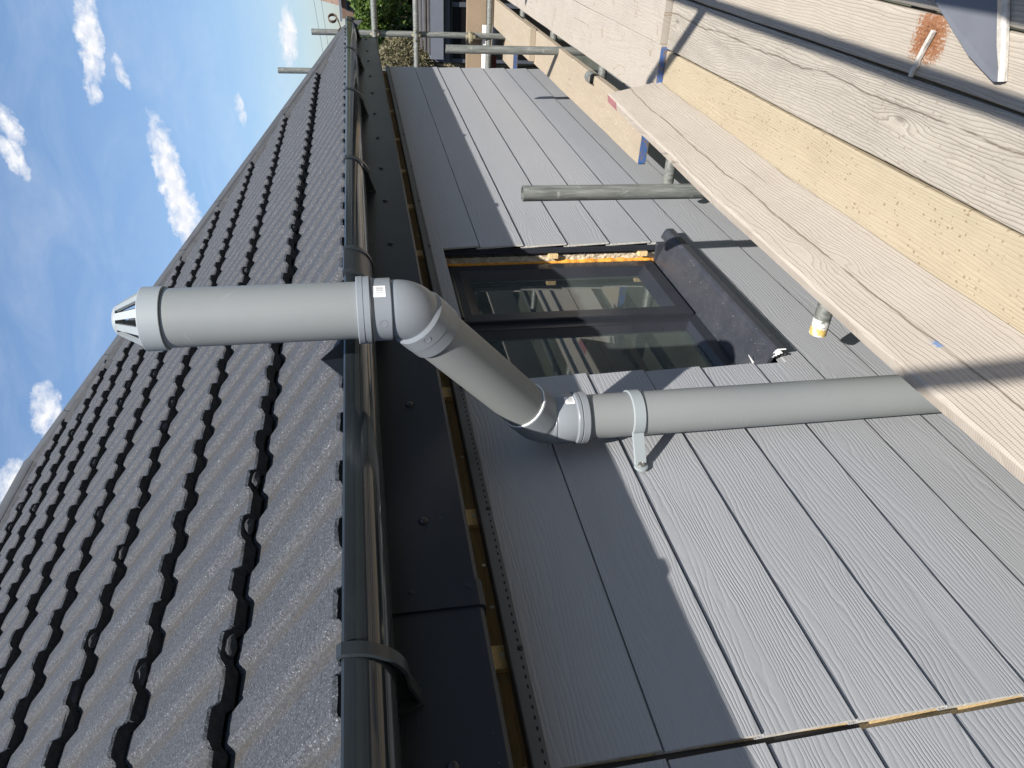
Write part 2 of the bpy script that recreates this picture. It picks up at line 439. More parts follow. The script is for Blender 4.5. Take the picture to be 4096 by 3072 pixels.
def mat_painted(name, paint, wood, thr):
    m, k, b, out = new_mat(name)
    v, r, v0 = coords(k)
    n = k.noise(v, 60.0, 6, 0.7)
    c = k.mix(k.ramp(n, [(thr, 0.0), (thr+0.06, 1.0)]), paint, wood)
    c = k.mix(k.ramp(k.noise(v, 22.0, 4, 0.6), [(0.35, 0.35), (0.7, 0.0)]), c, (0.12, 0.09, 0.08))
    k.put(b.inputs['Base Color'], c)
    b.inputs['Roughness'].default_value = 0.6
    bump(k, b, n, 0.5, 0.001)
    return m

mat_cladding(); mat_tile(); mat_galv(); mat_glass(); mat_label()
plain('raw_fibre_cement', (0.42, 0.40, 0.36), 0.9, var=0.2, vscale=60, bmp=0.9, bscale=150)
PINKY, PINKD = (0.402, 0.362, 0.308), (0.215, 0.168, 0.130)
mat_wood('wood_pinkish', PINKY, PINKD, (0.345, 0.30, 0.25), lines=95, warp=9, contrast=0.55, relief=0.7, saw=0.10, along='face', crack=(0.028, 0.05),
         stain=[(-0.052, 0.030, 0.020, 0.010, (0.07, 0.17, 0.36), 0.8, 0.55)])
mat_wood('wood_yellow', (0.370, 0.313, 0.216), (0.19, 0.14, 0.08), (0.335, 0.29, 0.215), lines=115, warp=12, contrast=0.55, specks=(0.17, 0.115, 0.065), relief=0.6)
mat_wood('wood_weathered', (0.368, 0.336, 0.282), (0.118, 0.098, 0.078), (0.32, 0.295, 0.255), lines=125, warp=16, contrast=0.8, specks=(0.22, 0.185, 0.145), relief=1.0, crack=(-0.035, 0.06))
mat_wood('wood_rusty', (0.385, 0.345, 0.285), (0.16, 0.128, 0.096), (0.36, 0.32, 0.27), lines=125, warp=10, contrast=0.65, relief=0.8,
         stain=[(0.275, -0.020, 0.062, 0.060, (0.225, 0.088, 0.032), 0.92, 0.20), (0.275, -0.020, 0.058, 0.056, (0.085, 0.038, 0.020), 0.75, 0.95)])
mat_wood('wood_pale', (0.372, 0.338, 0.288), (0.18, 0.145, 0.112), (0.335, 0.303, 0.262), lines=90, warp=12, contrast=0.35, specks=(0.24, 0.18, 0.12), relief=0.6, drips=True)
mat_wood('wood_tan', (0.350, 0.292, 0.216), (0.19, 0.14, 0.095), (0.33, 0.285, 0.222), lines=100, warp=14, contrast=0.5, specks=(0.55, 0.48, 0.38), relief=0.7)
mat_wood('wood_brown', (0.29, 0.222, 0.150), (0.15, 0.105, 0.065), (0.26, 0.205, 0.15), lines=90, warp=16, contrast=0.5, relief=0.6)
mat_wood('treated_timber', (0.235, 0.168, 0.085), (0.115, 0.075, 0.035), (0.20, 0.15, 0.085), lines=140, warp=12, contrast=0.7, relief=0.5, knots=False)
mat_wood('new_pine', (0.66, 0.49, 0.26), (0.34, 0.21, 0.09), (0.58, 0.42, 0.22), lines=160, warp=10, contrast=0.65, relief=0.5, knots=False, along='y')
mat_grained_pvc('fascia_anthracite', (0.0105, 0.0132, 0.0200), 0.38)
plain('gutter_anthracite', (0.019, 0.024, 0.028), 0.09, var=0.15, vscale=3, spec=0.55, jitter=False)
plain('gutter_bracket_anthracite', (0.020, 0.025, 0.029), 0.36, var=0.05, vscale=20)
plain('window_anthracite', (0.024, 0.0265, 0.033), 0.30, var=0.12, vscale=8)
mat_dusty_pvc('sill_anthracite', (0.034, 0.037, 0.045), 0.07)
plain('vent_trim_grey', (0.105, 0.112, 0.122), 0.5, var=0.15)
plain('void_shade', (0.012, 0.012, 0.013), 0.9)  # near-black colour standing in for shade in slots and eaves
plain('black_plastic', (0.018, 0.018, 0.02), 0.35)
mat_pipe('pipe_grey', (0.198, 0.210, 0.209), 0.36, 0.35)
mat_pipe('fitting_grey', (0.194, 0.211, 0.229), 0.25, 0.22)
mat_pipe('bracket_grey', (0.250, 0.278, 0.288), 0.40, 0.2)
plain('seal_black', (0.012, 0.012, 0.012), 0.5)
plain('zinc_screw', (0.42, 0.41, 0.38), 0.35, metallic=0.9)
plain('mortar', (0.042, 0.043, 0.046), 0.92, var=0.32, vscale=25, bmp=1.0, bscale=60)
plain('ridge_concrete', (0.050, 0.053, 0.058), 0.8, var=0.2, vscale=14, bmp=0.8, bscale=170)
plain('tile_raw_edge', (0.030, 0.029, 0.028), 0.95, var=0.5, vscale=70, bmp=1.0, bscale=220)
plain('rusty_iron', (0.11, 0.075, 0.05), 0.75, var=0.4, vscale=40)
plain('expanding_foam', (0.62, 0.27, 0.035), 0.85, var=0.3, vscale=50, bmp=1.0, bscale=90)
plain('old_mortar_render', (0.47, 0.40, 0.29), 0.95, var=0.35, vscale=45, bmp=1.0, bscale=120)
plain('rubble_dark', (0.10, 0.085, 0.075), 0.95, var=0.5, vscale=90, bmp=1.0, bscale=160)
plain('white_pvc', (0.80, 0.80, 0.79), 0.4, var=0.04)
plain('block_wall', (0.22, 0.21, 0.20), 0.9)
plain('room_plaster', (0.32, 0.33, 0.315), 0.9, var=0.1)
plain('offcut_paint', (0.125, 0.132, 0.148), 0.5, dirt=((0.42, 0.42, 0.42), 60.0, 0.66, 0.5))
mat_painted('blue_end_paint', (0.024, 0.105, 0.31), (0.16, 0.12, 0.09), 0.51)
mat_painted('pink_end_paint', (0.36, 0.145, 0.155), (0.58, 0.47, 0.38), 0.60)
mat_painted('yellow_end_paint', (0.62, 0.43, 0.10), (0.72, 0.70, 0.62), 0.50)
mat_painted('white_paint_splash', (0.74, 0.74, 0.70), (0.16, 0.17, 0.145), 0.52)
mat_painted('red_end_paint', (0.36, 0.05, 0.05), (0.40, 0.30, 0.22), 0.55)
plain('coupler_brass_zinc', (0.40, 0.36, 0.24), 0.45, metallic=0.55, var=0.3, vscale=50)
plain('grass_green', (0.050, 0.055, 0.040), 0.95, var=0.5, vscale=1.5)
plain('outbuilding_grey', (0.115, 0.125, 0.15), 0.6, var=0.06)
plain('outbuilding_dark', (0.060, 0.066, 0.080), 0.5, var=0.06)
plain('outbuilding_glass', (0.006, 0.006, 0.006), 0.25)
plain('felt_roof', (0.055, 0.05, 0.046), 0.95, var=0.3, vscale=8)
plain('far_brick', (0.135, 0.085, 0.062), 0.9, var=0.25, vscale=3)
plain('far_roof_tile', (0.17, 0.115, 0.085), 0.9, var=0.25, vscale=3)
plain('bark', (0.085, 0.065, 0.048), 0.95, var=0.3)
plain('twig_tan', (0.25, 0.20, 0.13), 0.9, var=0.3)
plain('wire_dark', (0.16, 0.17, 0.19), 0.6)
mat_leaf('leaf_bright', [(0.035, 0.070, 0.012), (0.075, 0.125, 0.022), (0.115, 0.165, 0.035), (0.05, 0.095, 0.02)])
mat_leaf('leaf_dark', [(0.018, 0.030, 0.012), (0.030, 0.048, 0.016), (0.05, 0.066, 0.025), (0.024, 0.038, 0.014)])
mat_leaf('leaf_dry', [(0.145, 0.125, 0.075), (0.20, 0.175, 0.11), (0.11, 0.10, 0.05), (0.25, 0.22, 0.15)], 0.8, 0.15)
mat_leaf('leaf_olive', [(0.075, 0.085, 0.028), (0.115, 0.115, 0.04), (0.055, 0.068, 0.022), (0.15, 0.14, 0.06)], 0.7, 0.2)

# ------------------------------------------------------------------ mesh helpers
ORG = {}
def link(o, parent=None):
    COL.objects.link(o)
    if parent is not None: o.parent = parent
    return o
def world_org(o):
    return ORG.get(o.name, Vector((0, 0, 0)))
def obj(name, bm, mats, parent=None, origin=None, smooth=False, **props):
    if isinstance(mats, str): mats = [mats]
    if origin is None:
        if bm.verts:
            lo = Vector([min(v.co[i] for v in bm.verts) for i in range(3)])
            hi = Vector([max(v.co[i] for v in bm.verts) for i in range(3)])
            origin = (lo+hi)/2
        else: origin = Vector((0, 0, 0))
    origin = Vector(origin)
    bmesh.ops.translate(bm, verts=bm.verts, vec=-origin)
    bmesh.ops.recalc_face_normals(bm, faces=bm.faces)
    me = bpy.data.meshes.new(name)
    bm.to_mesh(me); bm.free()
    for m in mats: me.materials.append(MATS[m])
    if smooth:
        for p in me.polygons: p.use_smooth = True
        me.set_sharp_from_angle(angle=math.radians(38 if smooth is True else smooth))
    o = bpy.data.objects.new(name, me)
    link(o, parent)
    o.location = origin - (world_org(parent) if parent is not None else Vector((0, 0, 0)))
    ORG[o.name] = origin
    for a, v in props.items(): o[a] = v
    return o
def empty(name, loc, label, category, group=None):
    o = bpy.data.objects.new(name, None)
    o.empty_display_size = 0.1
    link(o)
    o.location = loc
    ORG[o.name] = Vector(loc)
    o['label'] = label; o['category'] = category
    if group: o['group'] = group
    return o
def tag(o, label, category, group=None):
    o['label'] = label; o['category'] = category
    if group: o['group'] = group
    return o
def box(bm, x0, x1, y0, y1, z0, z1, mi=0, bev=0.0, segs=2):
    vs = [bm.verts.new((x, y, z)) for x in (x0, x1) for y in (y0, y1) for z in (z0, z1)]
    idx = [(0, 1, 3, 2), (4, 6, 7, 5), (0, 4, 5, 1), (2, 3, 7, 6), (0, 2, 6, 4), (1, 5, 7, 3)]
    fs = [bm.faces.new([vs[i] for i in f]) for f in idx]
    for f in fs: f.material_index = mi
    if bev:
        es = list({e for f in fs for e in f.edges})
        r = bmesh.ops.bevel(bm, geom=es, offset=bev, segments=segs, profile=0.6, affect='EDGES')
        for f in r['faces']: f.material_index = mi
    return vs
def rings(bm, rs, seg=32, mi=0, cap0=False, cap1=False, ref=None):
    """rs = list of (centre, axis, radius): connect circles"""
    prev = None; loops = []
    ax0 = Vector(rs[0][1]).normalized()
    ref = Vector(ref) if ref else (Vector((1, 0, 0)) if abs(ax0.x) < 0.8 else Vector((0, 1, 0)))
    for c, ax, r in rs:
        ax = Vector(ax).normalized()
        e1 = (ref - ax*ref.dot(ax)).normalized()
        e2 = ax.cross(e1)
        lp = [bm.verts.new(Vector(c) + r*(math.cos(2*math.pi*i/seg)*e1 + math.sin(2*math.pi*i/seg)*e2)) for i in range(seg)]
        if prev:
            for i in range(seg):
                f = bm.faces.new((prev[i], prev[(i+1) % seg], lp[(i+1) % seg], lp[i])); f.material_index = mi; f.smooth = True
        prev = lp; loops.append(lp)
    if cap0: bm.faces.new(loops[0][::-1]).material_index = mi
    if cap1: bm.faces.new(loops[-1]).material_index = mi
    return loops
def tube(bm, p0, p1, r=0.02415, wall=0.004, seg=20, mi=0, hollow=True, jit=0.0):
    p0, p1 = Vector(p0), Vector(p1); ax = (p1-p0).normalized()
    if hollow:
        L = 0.06
        rings(bm, [(p0+ax*L, ax, r-wall), (p0, ax, r-wall), (p0, ax, r), (p1, ax, r), (p1, ax, r-wall), (p1-ax*L, ax, r-wall)], seg, mi)
    else:
        rings(bm, [(p0, ax, r), (p1, ax, r)], seg, mi, True, True)
def extrude_poly(bm, pts, axis, a0, a1, mi=0, end_mi=None):
    """pts in the plane across axis ('x': (y,z), 'y': (x,z), 'z': (x,y))"""
    def P(p, a):
        return {'x': (a, p[0], p[1]), 'y': (p[0], a, p[1]), 'z': (p[0], p[1], a)}[axis]
    A = [bm.verts.new(P(p, a0)) for p in pts]; B = [bm.verts.new(P(p, a1)) for p in pts]
    n = len(pts)
    for i in range(n):
        f = bm.faces.new((A[i], A[(i+1) % n], B[(i+1) % n], B[i])); f.material_index = mi
    for L in (A[::-1], B):
        f = bm.faces.new(L); f.material_index = mi if end_mi is None else end_mi
def ring_frame(bm, x0, x1, z0, z1, prof, mi=0):
    """mitred rectangular frame in an XZ plane: prof = [(inset, y), ...]"""
    prev = None
    for ins, y in prof:
        L = [bm.verts.new(p) for p in ((x0+ins, y, z0+ins), (x1-ins, y, z0+ins), (x1-ins, y, z1-ins), (x0+ins, y, z1-ins))]
        if prev:
            for i in range(4):
                bm.faces.new((prev[i], prev[(i+1) % 4], L[(i+1) % 4], L[i])).material_index = mi
        prev = L
BM = bmesh.new

# ------------------------------------------------------------------ ground
bm = BM()
bmesh.ops.create_grid(bm, x_segments=1, y_segments=1, size=900)
for v in bm.verts: v.co.z = -3.2
g = obj('ground', bm, 'grass_green', None, (0, 0, -3.2)); g['kind'] = 'structure'

# ------------------------------------------------------------------ house
WX0, WX1 = -1.1, 6.10
OX0, OX1, OZ0, OZ1 = 1.72, 2.655, -1.222, -0.277     # window opening
JX0, JX1 = 0.588, 0.603                               # open joint
house = empty('house', (2.5, 1.15, -3.2), 'grey clad house under a dark tiled hipped roof, window and gutter facing the scaffold', 'house')

bm = BM()
yb0, yb1 = 1.201, 1.42
box(bm, WX0, OX0, yb0, yb1, -3.2, 0.22)
box(bm, OX1+0.012, WX1-0.01, yb0, yb1, -3.2, 0.22)
box(bm, OX0, OX1+0.012, yb0, yb1, -3.2, OZ0-0.02)
box(bm, OX0, OX1+0.012, yb0, yb1, OZ1+0.03, 0.22)
box(bm, WX1-0.25, WX1-0.012, yb1, 5.0, -3.2, 0.22)
wall = obj('wall', bm, 'block_wall', house)

def board(polys, name='cladding_board', lap=True):
    bm = BM()
    for (x0, x1, z0, z1) in polys:
        # lapped board: drip edge stands 6 mm proud of the board below, head tucked behind the one above
        dz_ = z1-z0
        sl_ = 0.0066/0.176
        zz = z1 + (0.010 if lap else 0.0)
        yt = 1.150 + sl_*(zz-z0)
        yr = 1.150 + sl_*(dz_-0.0055)
        pts = [(1.150, z0+0.0012), (1.1508, z0), (1.1545, z0), (1.1565, z0+0.006), (yr+0.0090, zz), (yr+0.0052, zz)]
        pts += [(yr+0.0050, z1-0.0055), (yr, z1-0.0060)] if lap else [(yt, zz)]
        extrude_poly(bm, pts, 'x', x0, x1, 0, 1)
    return obj(name, bm, ['cladding_paint', 'raw_fibre_cement'], wall)
G = 0.0
zt = -0.2325
rows = []
for i in range(16):
    zb = -0.42 - 0.176*i
    rows.append((zb+G, zt))
    zt = zb-G
for i, (z0, z1) in enumerate(rows):
    board([(WX0, JX0, z0, z1)], lap=i > 0)
    if i == 0:
        board([(JX1, OX0, z0, z1), (OX0+0.0001, OX1-0.0001, OZ1, z1), (OX1, WX1, z0, z1)], lap=False)
    elif z0 > OZ0:
        board([(JX1, OX0, z0, z1)]); board([(OX1, WX1, z0, z1)])
    elif z1 > OZ0:
        board([(JX1, OX0, z0, z1), (OX0+0.0001, OX1-0.0001, z0, OZ0-0.004), (OX1, WX1, z0, z1)])
    else:
        board([(JX1, WX1, z0, z1)])
for xc in (0.58, 1.15, 3.3, 4.5, 5.7):
    bm = BM(); box(bm, xc-0.024, xc+0.03, 1.1665, 1.1775, -3.1, -0.26)
    obj('batten', bm, 'new_pine', wall)
bm = BM(); box(bm, 0.589, 0.6025, 1.1640, 1.1662, -0.78, -0.24)
obj('joint_backing_strip', bm, 'seal_black', wall)
# vented top closure strip with a row of dark ovals painted for its shaded slots
bm = BM()
extrude_poly(bm, [(1.1455, -0.2315), (1.1475, -0.2325), (1.1495, -0.229), (1.1495, -0.207), (1.1645, -0.203), (1.1645, -0.2), (1.147, -0.2035), (1.1455, -0.206)], 'x', WX0, WX1)
strip = obj('vent_strip', bm, 'vent_trim_grey', wall)
bm = BM()
x = -0.6
while x < 6.05:
    rings(bm, [((x, 1.1463, -0.2245), (0, 1, 0), 0.0021), ((x, 1.1451, -0.2245), (0, 1, 0), 0.0021)], 6, 0, False, True)
    for v in list(bm.verts)[-12:]: v.co.x = x + (v.co.x-x)*2.1
    x += 0.0195
sl = obj('vent_slot_dark', bm, 'void_shade', wall); sl['kind'] = 'stuff'
for xs in (0.372, 0.824, 1.193, 1.68, 2.156, 2.656, 3.15, 3.638, 4.2, 4.79, 5.4):
    bm = BM(); rings(bm, [((xs, 1.1455, -0.2265), (0, 1, 0), 0.0055), ((xs, 1.143, -0.2265), (0, 1, 0), 0.0052), ((xs, 1.1418, -0.2265), (0, 1, 0), 0.0035)], 10, 0, False, True)
    obj('trim_screw', bm, 'black_plastic', wall)
# timber plate and the heads of the battens, seen through the open eaves
bm = BM(); box(bm, WX0, 6.08, 1.1785, 1.20, -0.26, -0.10, 0, 0.002)
led = obj('eaves_timber', bm, 'treated_timber', wall)
for xn in (0.372, 0.826, 1.193, 1.69, 2.156, 2.64, 3.14, 3.63, 4.18, 4.80, 5.40, 5.95):
    bm = BM(); box(bm, xn-0.025, xn+0.025, 1.1655, 1.1784, -0.28, -0.10, 0, 0.0012)
    bt = obj('batten_head', bm, 'new_pine', wall)
    bm = BM(); rings(bm, [((xn+0.004, 1.1654, -0.1935), (0, -1, 0), 0.0050), ((xn+0.004, 1.1647, -0.1935), (0, -1, 0), 0.0045)], 12, 0, False, True)
    obj('batten_screw', bm, 'zinc_screw', bt)
for xn in (0.50, 0.62, 0.95, 1.06, 1.42, 1.93, 2.35, 2.84):
    bm = BM(); rings(bm, [((xn, 1.1784, -0.196), (0, -1, 0), 0.0046), ((xn, 1.1778, -0.196), (0, -1, 0), 0.004)], 8, 0, False, True)
    obj('timber_screw', bm, 'zinc_screw', wall)
bm = BM(); box(bm, WX0, 6.09, 0.976, 1.16, -0.02, -0.012)
obj('eaves_dark_sheet', bm, 'void_shade', wall)  # dark sheet added so the open eaves read as shaded

# fascia
bm = BM()
extrude_poly(bm, [(0.955, -0.139), (0.9572, -0.1445), (0.962, -0.146), (0.985, -0.146), (0.985, -0.137), (0.972, -0.134), (0.972, 0.06), (0.955, 0.06)], 'x', WX0, 6.12)
fascia = obj('fascia', bm, 'fascia_anthracite', house)
bm = BM(); box(bm, 6.1205, 6.1245, 0.953, 1.2, -0.148, 0.06)
obj('fascia_corner_trim', bm, 'fascia_anthracite', fascia)
bm = BM()
extrude_poly(bm, [(0.9505, -0.140), (0.953, -0.1478), (0.960, -0.150), (0.99, -0.150), (0.99, -0.1465), (0.961, -0.1465), (0.9548, -0.1445), (0.9548, 0.05), (0.9505, 0.05)], 'x', 0.775, 0.828)
cap = obj('fascia_joint_cap', bm, 'fascia_anthracite', fascia)
for zc in (-0.033, -0.127):
    bm = BM(); rings(bm, [((0.815, 0.9505, zc), (0, -1, 0), 0.0055), ((0.815, 0.9485, zc), (0, -1, 0), 0.005)], 12, 0, False, True)
    obj('cap_nail', bm, 'gutter_bracket_anthracite', cap)
for xs in (0.52, 0.977, 1.344, 1.80, 2.24, 2.633, 3.005, 3.443, 3.874, 4.316, 4.753, 5.208, 5.556, 6.022):
    bm = BM(); rings(bm, [((xs, 0.955, -0.066), (0, -1, 0), 0.0088), ((xs, 0.9515, -0.066), (0, -1, 0), 0.0078), ((xs, 0.9495, -0.066), (0, -1, 0), 0.0050)], 14, 0, False, True)
    obj('screw_cap', bm, 'black_plastic', fascia, smooth=True)

# gutter
def gut_prof(r0=0.0, bead=True):
    cy, cz, r = 0.888, 0.057, 0.058
    o = []
    n = 18
    for i in range(n+1):
        a = math.pi*i/n
        o.append((cy-(r+r0)*math.cos(a), cz-(r+r0)*math.sin(a)))
    return o
def gutter_mesh(bm, a0, a1, axis='x', off=0.0, mirror=False):
    out = [(0.838, 0.0665), (0.833, 0.0675), (0.8295, 0.064), (0.8295, 0.058)] + gut_prof(0)[1:-1] + [(0.946, 0.06), (0.946, 0.075)]
    inn = [(0.9435, 0.075)] + [p for p in reversed(gut_prof(-0.003)[1:-1])] + [(0.8328, 0.058), (0.8335, 0.0635), (0.838, 0.0645)]
    pts = out+inn
    if axis == 'y':
        pts = [(off-(p[0]), p[1]) for p in pts]
    extrude_poly(bm, pts, axis, a0, a1)
bm = BM(); gutter_mesh(bm, WX0, 6.235)
gutter = obj('gutter', bm, 'gutter_anthracite', house, smooth=30)
bm = BM(); gutter_mesh(bm, 0.834, 3.2, 'y', 7.072)
obj('gutter_return', bm, 'gutter_anthracite', gutter, smooth=30)
def strap(bm, x0, x1, r0, r1, lip=True, plate=True):
    p_in = gut_prof(r0)[:-3]; p_out = gut_prof(r1)[:-3]
    pts = [(0.842, 0.0705), (0.832, 0.072), (0.8265, 0.068)] + p_out[1:] + list(reversed(p_in)) + [(0.8285, 0.0635), (0.835, 0.0685), (0.842, 0.068)]
    extrude_poly(bm, pts, 'x', x0, x1)
for xb in (0.615, 1.66, 2.735, 3.84, 4.94, 6.05):
    bm = BM()
    # strap: clips the lip, follows the front of the gutter, then swings away down to the fascia
    arcp = []
    for i in range(15):
        a = math.radians(6*i)
        k_ = max(0.0, (i-4)/10.0)
        arcp.append((0.888-(0.0595+0.012*k_*k_)*math.cos(a), 0.057-(0.0595+0.010*k_*k_)*math.sin(a)))
    tail = [(0.912, -0.0165), (0.934, -0.025), (0.9535, -0.031)]
    line = [(0.840, 0.0690), (0.832, 0.0705), (0.8275, 0.066)] + arcp + tail
    prev = None
    for i, p in enumerate(line):
        a, c = Vector(line[max(i-1, 0)]), Vector(line[min(i+1, len(line)-1)])
        d = (c-a).normalized(); nr = Vector((-d.y, d.x))
        if i > 2 and nr.x > 0.02: nr = -nr
        if i <= 2: nr = Vector((-0.5, 0.86)) if i < 2 else Vector((-0.95, 0.3))
        o_ = (p[0]+nr.x*0.0042, p[1]+nr.y*0.0042)
        L = [bm.verts.new((xb, *p)), bm.verts.new((xb+0.0015, *o_)), bm.verts.new((xb+0.0215, *o_)), bm.verts.new((xb+0.023, *p))]
        if prev:
            for j in range(4): bm.faces.new((prev[j], prev[(j+1) % 4], L[(j+1) % 4], L[j]))
        else: bm.faces.new(L)
        prev = L
    bm.faces.new(prev[::-1])
    # web closing the space between strap and fascia
    for (w0, w1, w2, w3) in (((0.862, 0.004), (0.888, -0.011), (0.912, -0.0155), (0.906, 0.001)), ((0.912, -0.0155), (0.9535, -0.030), (0.9535, 0.02), (0.906, 0.001))):
        extrude_poly(bm, [w0, w1, w2, w3], 'x', xb+0.008, xb+0.013)
    P = [(xb-0.012, 0.05), (xb+0.036, 0.05), (xb+0.036, -0.010), (xb+0.024, -0.036), (xb-0.001, -0.036), (xb-0.012, -0.012)]
    extrude_poly(bm, P, 'y', 0.9495, 0.9545)
    box(bm, xb+0.004, xb+0.020, 0.838, 0.851, 0.060, 0.0725)
    obj('gutter_bracket', bm, 'gutter_bracket_anthracite', gutter, smooth=45)
bm = BM()
strap(bm, 1.765, 1.935, 0.0003, 0.003)
strap(bm, 1.767, 1.785, 0.003, 0.0065); strap(bm, 1.915, 1.933, 0.003, 0.0065)
obj('gutter_union', bm, 'gutter_bracket_anthracite', gutter, smooth=30)

# ------------------------------------------------------------------ roof
NS, NC = 0.688, 0.7257            # sin / cos of the pitch
E0 = Vector((0, 0.916, 0.035))    # nose line of the eaves course
TU = Vector((0, NC, NS)); TN = Vector((0, -NS, NC))
HIPC = 7.11                       # hip runs along x + y = HIPC in plan
RY = 3.12; RZ = E0.z + (RY-E0.y)/NC*NS
bm = BM()
def rp(x, s, off):
    return E0 + TU*s + TN*off + Vector((x, 0, 0))
smax = (RY-E0.y)/NC
q = [bm.verts.new(rp(-1.6, 0.05, -0.03)), bm.verts.new(rp(HIPC-E0.y-0.08, 0.05, -0.03)), bm.verts.new(rp(HIPC-RY, smax, -0.03)), bm.verts.new(rp(-1.6, smax, -0.03))]
bm.faces.new(q)
e = [bm.verts.new((HIPC-E0.y-0.04, E0.y+0.03, E0.z)), bm.verts.new((HIPC-E0.y-0.04, 5.3, E0.z)), bm.verts.new((HIPC-RY, RY, RZ-0.04))]
bm.faces.new(e)
e = [bm.verts.new((-1.6, RY, RZ-0.04)), bm.verts.new((HIPC-RY, RY, RZ-0.04)), bm.verts.new((HIPC-E0.y, 5.3, E0.z)), bm.verts.new((-1.6, 5.3, E0.z))]
bm.faces.new(e)
roof = obj('roof', bm, 'ridge_concrete', house)

TW, TL, GA, TT = 0.30, 0.415, 0.336, 0.0335
def prof_h(u):
    """double-roll tile: flat water channels between two broad rounded rolls"""
    t = (u % 0.15)/0.15
    A = 0.0145
    if t < 0.40: return 0.0
    if t < 0.52: return A*(0.5-0.5*math.cos(math.pi*(t-0.40)/0.12))
    if t < 0.86: return A*(1.0+0.03*math.sin(math.pi*(t-0.52)/0.34))
    if t < 0.98: return A*(0.5+0.5*math.cos(math.pi*(t-0.86)/0.12))
    return 0.0
US = [0, .030, .060, .0645, .069, .0735, .078, .091, .103, .116, .129, .1335, .138, .1425, .147]
US = US + [u+0.15 for u in US[1:]] + [0.2999]
def tile_mesh(seed):
    rnd = random.Random(seed)
    bm = BM()
    # v rows: underside nose, nose edge, eased top edge, body, head
    rowsv = []
    def row(v, dz, wob=0.0):
        return [bm.verts.new((u, v + (rnd.uniform(-wob, wob)), prof_h(u) + dz)) for u in US]
    def dz(v): return TT - v/GA*TT
    r0 = row(0.003, dz(0.0)-TT+0.001, 0.0012); r1 = row(0.0, dz(0)-0.005, 0.0022); r2 = row(0.005, dz(0.005), 0.001); r3 = row(0.2, dz(0.2)); r4 = row(TL, dz(TL))
    for a, b2, mi in ((r0, r1, 1), (r1, r2, 0), (r2, r3, 0), (r3, r4, 0)):
        for i in range(len(US)-1):
            f = bm.faces.new((a[i], a[i+1], b2[i+1], b2[i])); f.material_index = mi; f.smooth = False
    rs = [bm.verts.new((US[0], 0.002, dz(0)-TT)), bm.verts.new((US[0], TL, dz(TL)-0.012))]
    bm.faces.new((r0[0], r1[0], r2[0], r3[0], r4[0], rs[1]))
    return bm
TM = []
for sd in range(4):
    bm = tile_mesh(sd)
    bmesh.ops.recalc_face_normals(bm, faces=bm.faces)
    if sum(f.normal.z for f in bm.faces) < 0: bmesh.ops.reverse_faces(bm, faces=bm.faces)
    me = bpy.data.meshes.new('roof_tile'); bm.to_mesh(me); bm.free()
    me.materials.append(MATS['tile_concrete']); me.materials.append(MATS['tile_raw_edge'])
    TM.append(me)
roof_org = world_org(roof)
XPH = 0.045
rt = random.Random(11)
for i in range(9):
    s = GA*i
    yl = E0.y + NC*s
    x = math.floor((0.536*yl-0.75-XPH)/TW)*TW + XPH
    hip_x = HIPC - 0.055
    while x < hip_x - yl:
        over = x + TW + (yl + NC*TL) > hip_x
        rot = Matrix((Vector((1, 0, 0)), TU, TN)).transposed().to_4x4()
        P = rp(x, s + rt.uniform(-0.004, 0.004), rt.uniform(-0.0006, 0.0016))
        yaw = Matrix.Rotation(rt.uniform(-0.006, 0.006), 4, 'Z')
        M = Matrix.Translation(P + (TN*0.012 if i == 0 else TN*0)) @ rot @ yaw @ (Matrix.Rotation(-0.055 if i == 0 else 0.0, 4, 'X'))
        if not over:
            o = bpy.data.objects.new('roof_tile', rt.choice(TM))
        else:
            bm = BM(); bm.from_mesh(TM[0]); bm.transform(M)
            bmesh.ops.bisect_plane(bm, geom=bm.verts[:]+bm.edges[:]+bm.faces[:], plane_co=(hip_x, 0, 0), plane_no=(1, 1, 0), clear_outer=True)
            if s + GA > smax - 0.01:
                bmesh.ops.bisect_plane(bm, geom=bm.verts[:]+bm.edges[:]+bm.faces[:], plane_co=(0, RY-0.05, 0), plane_no=(0, 1, 0), clear_outer=True)
            if not bm.faces: bm.free(); x += TW; continue
            bm.transform(M.inverted())
            me = bpy.data.meshes.new('roof_tile'); bm.to_mesh(me); bm.free()
            me.materials.append(MATS['tile_concrete']); me.materials.append(MATS['tile_raw_edge'])
            o = bpy.data.objects.new('roof_tile', me)
        link(o, roof)
        o.matrix_local = Matrix.Translation(-roof_org) @ M
        x += TW
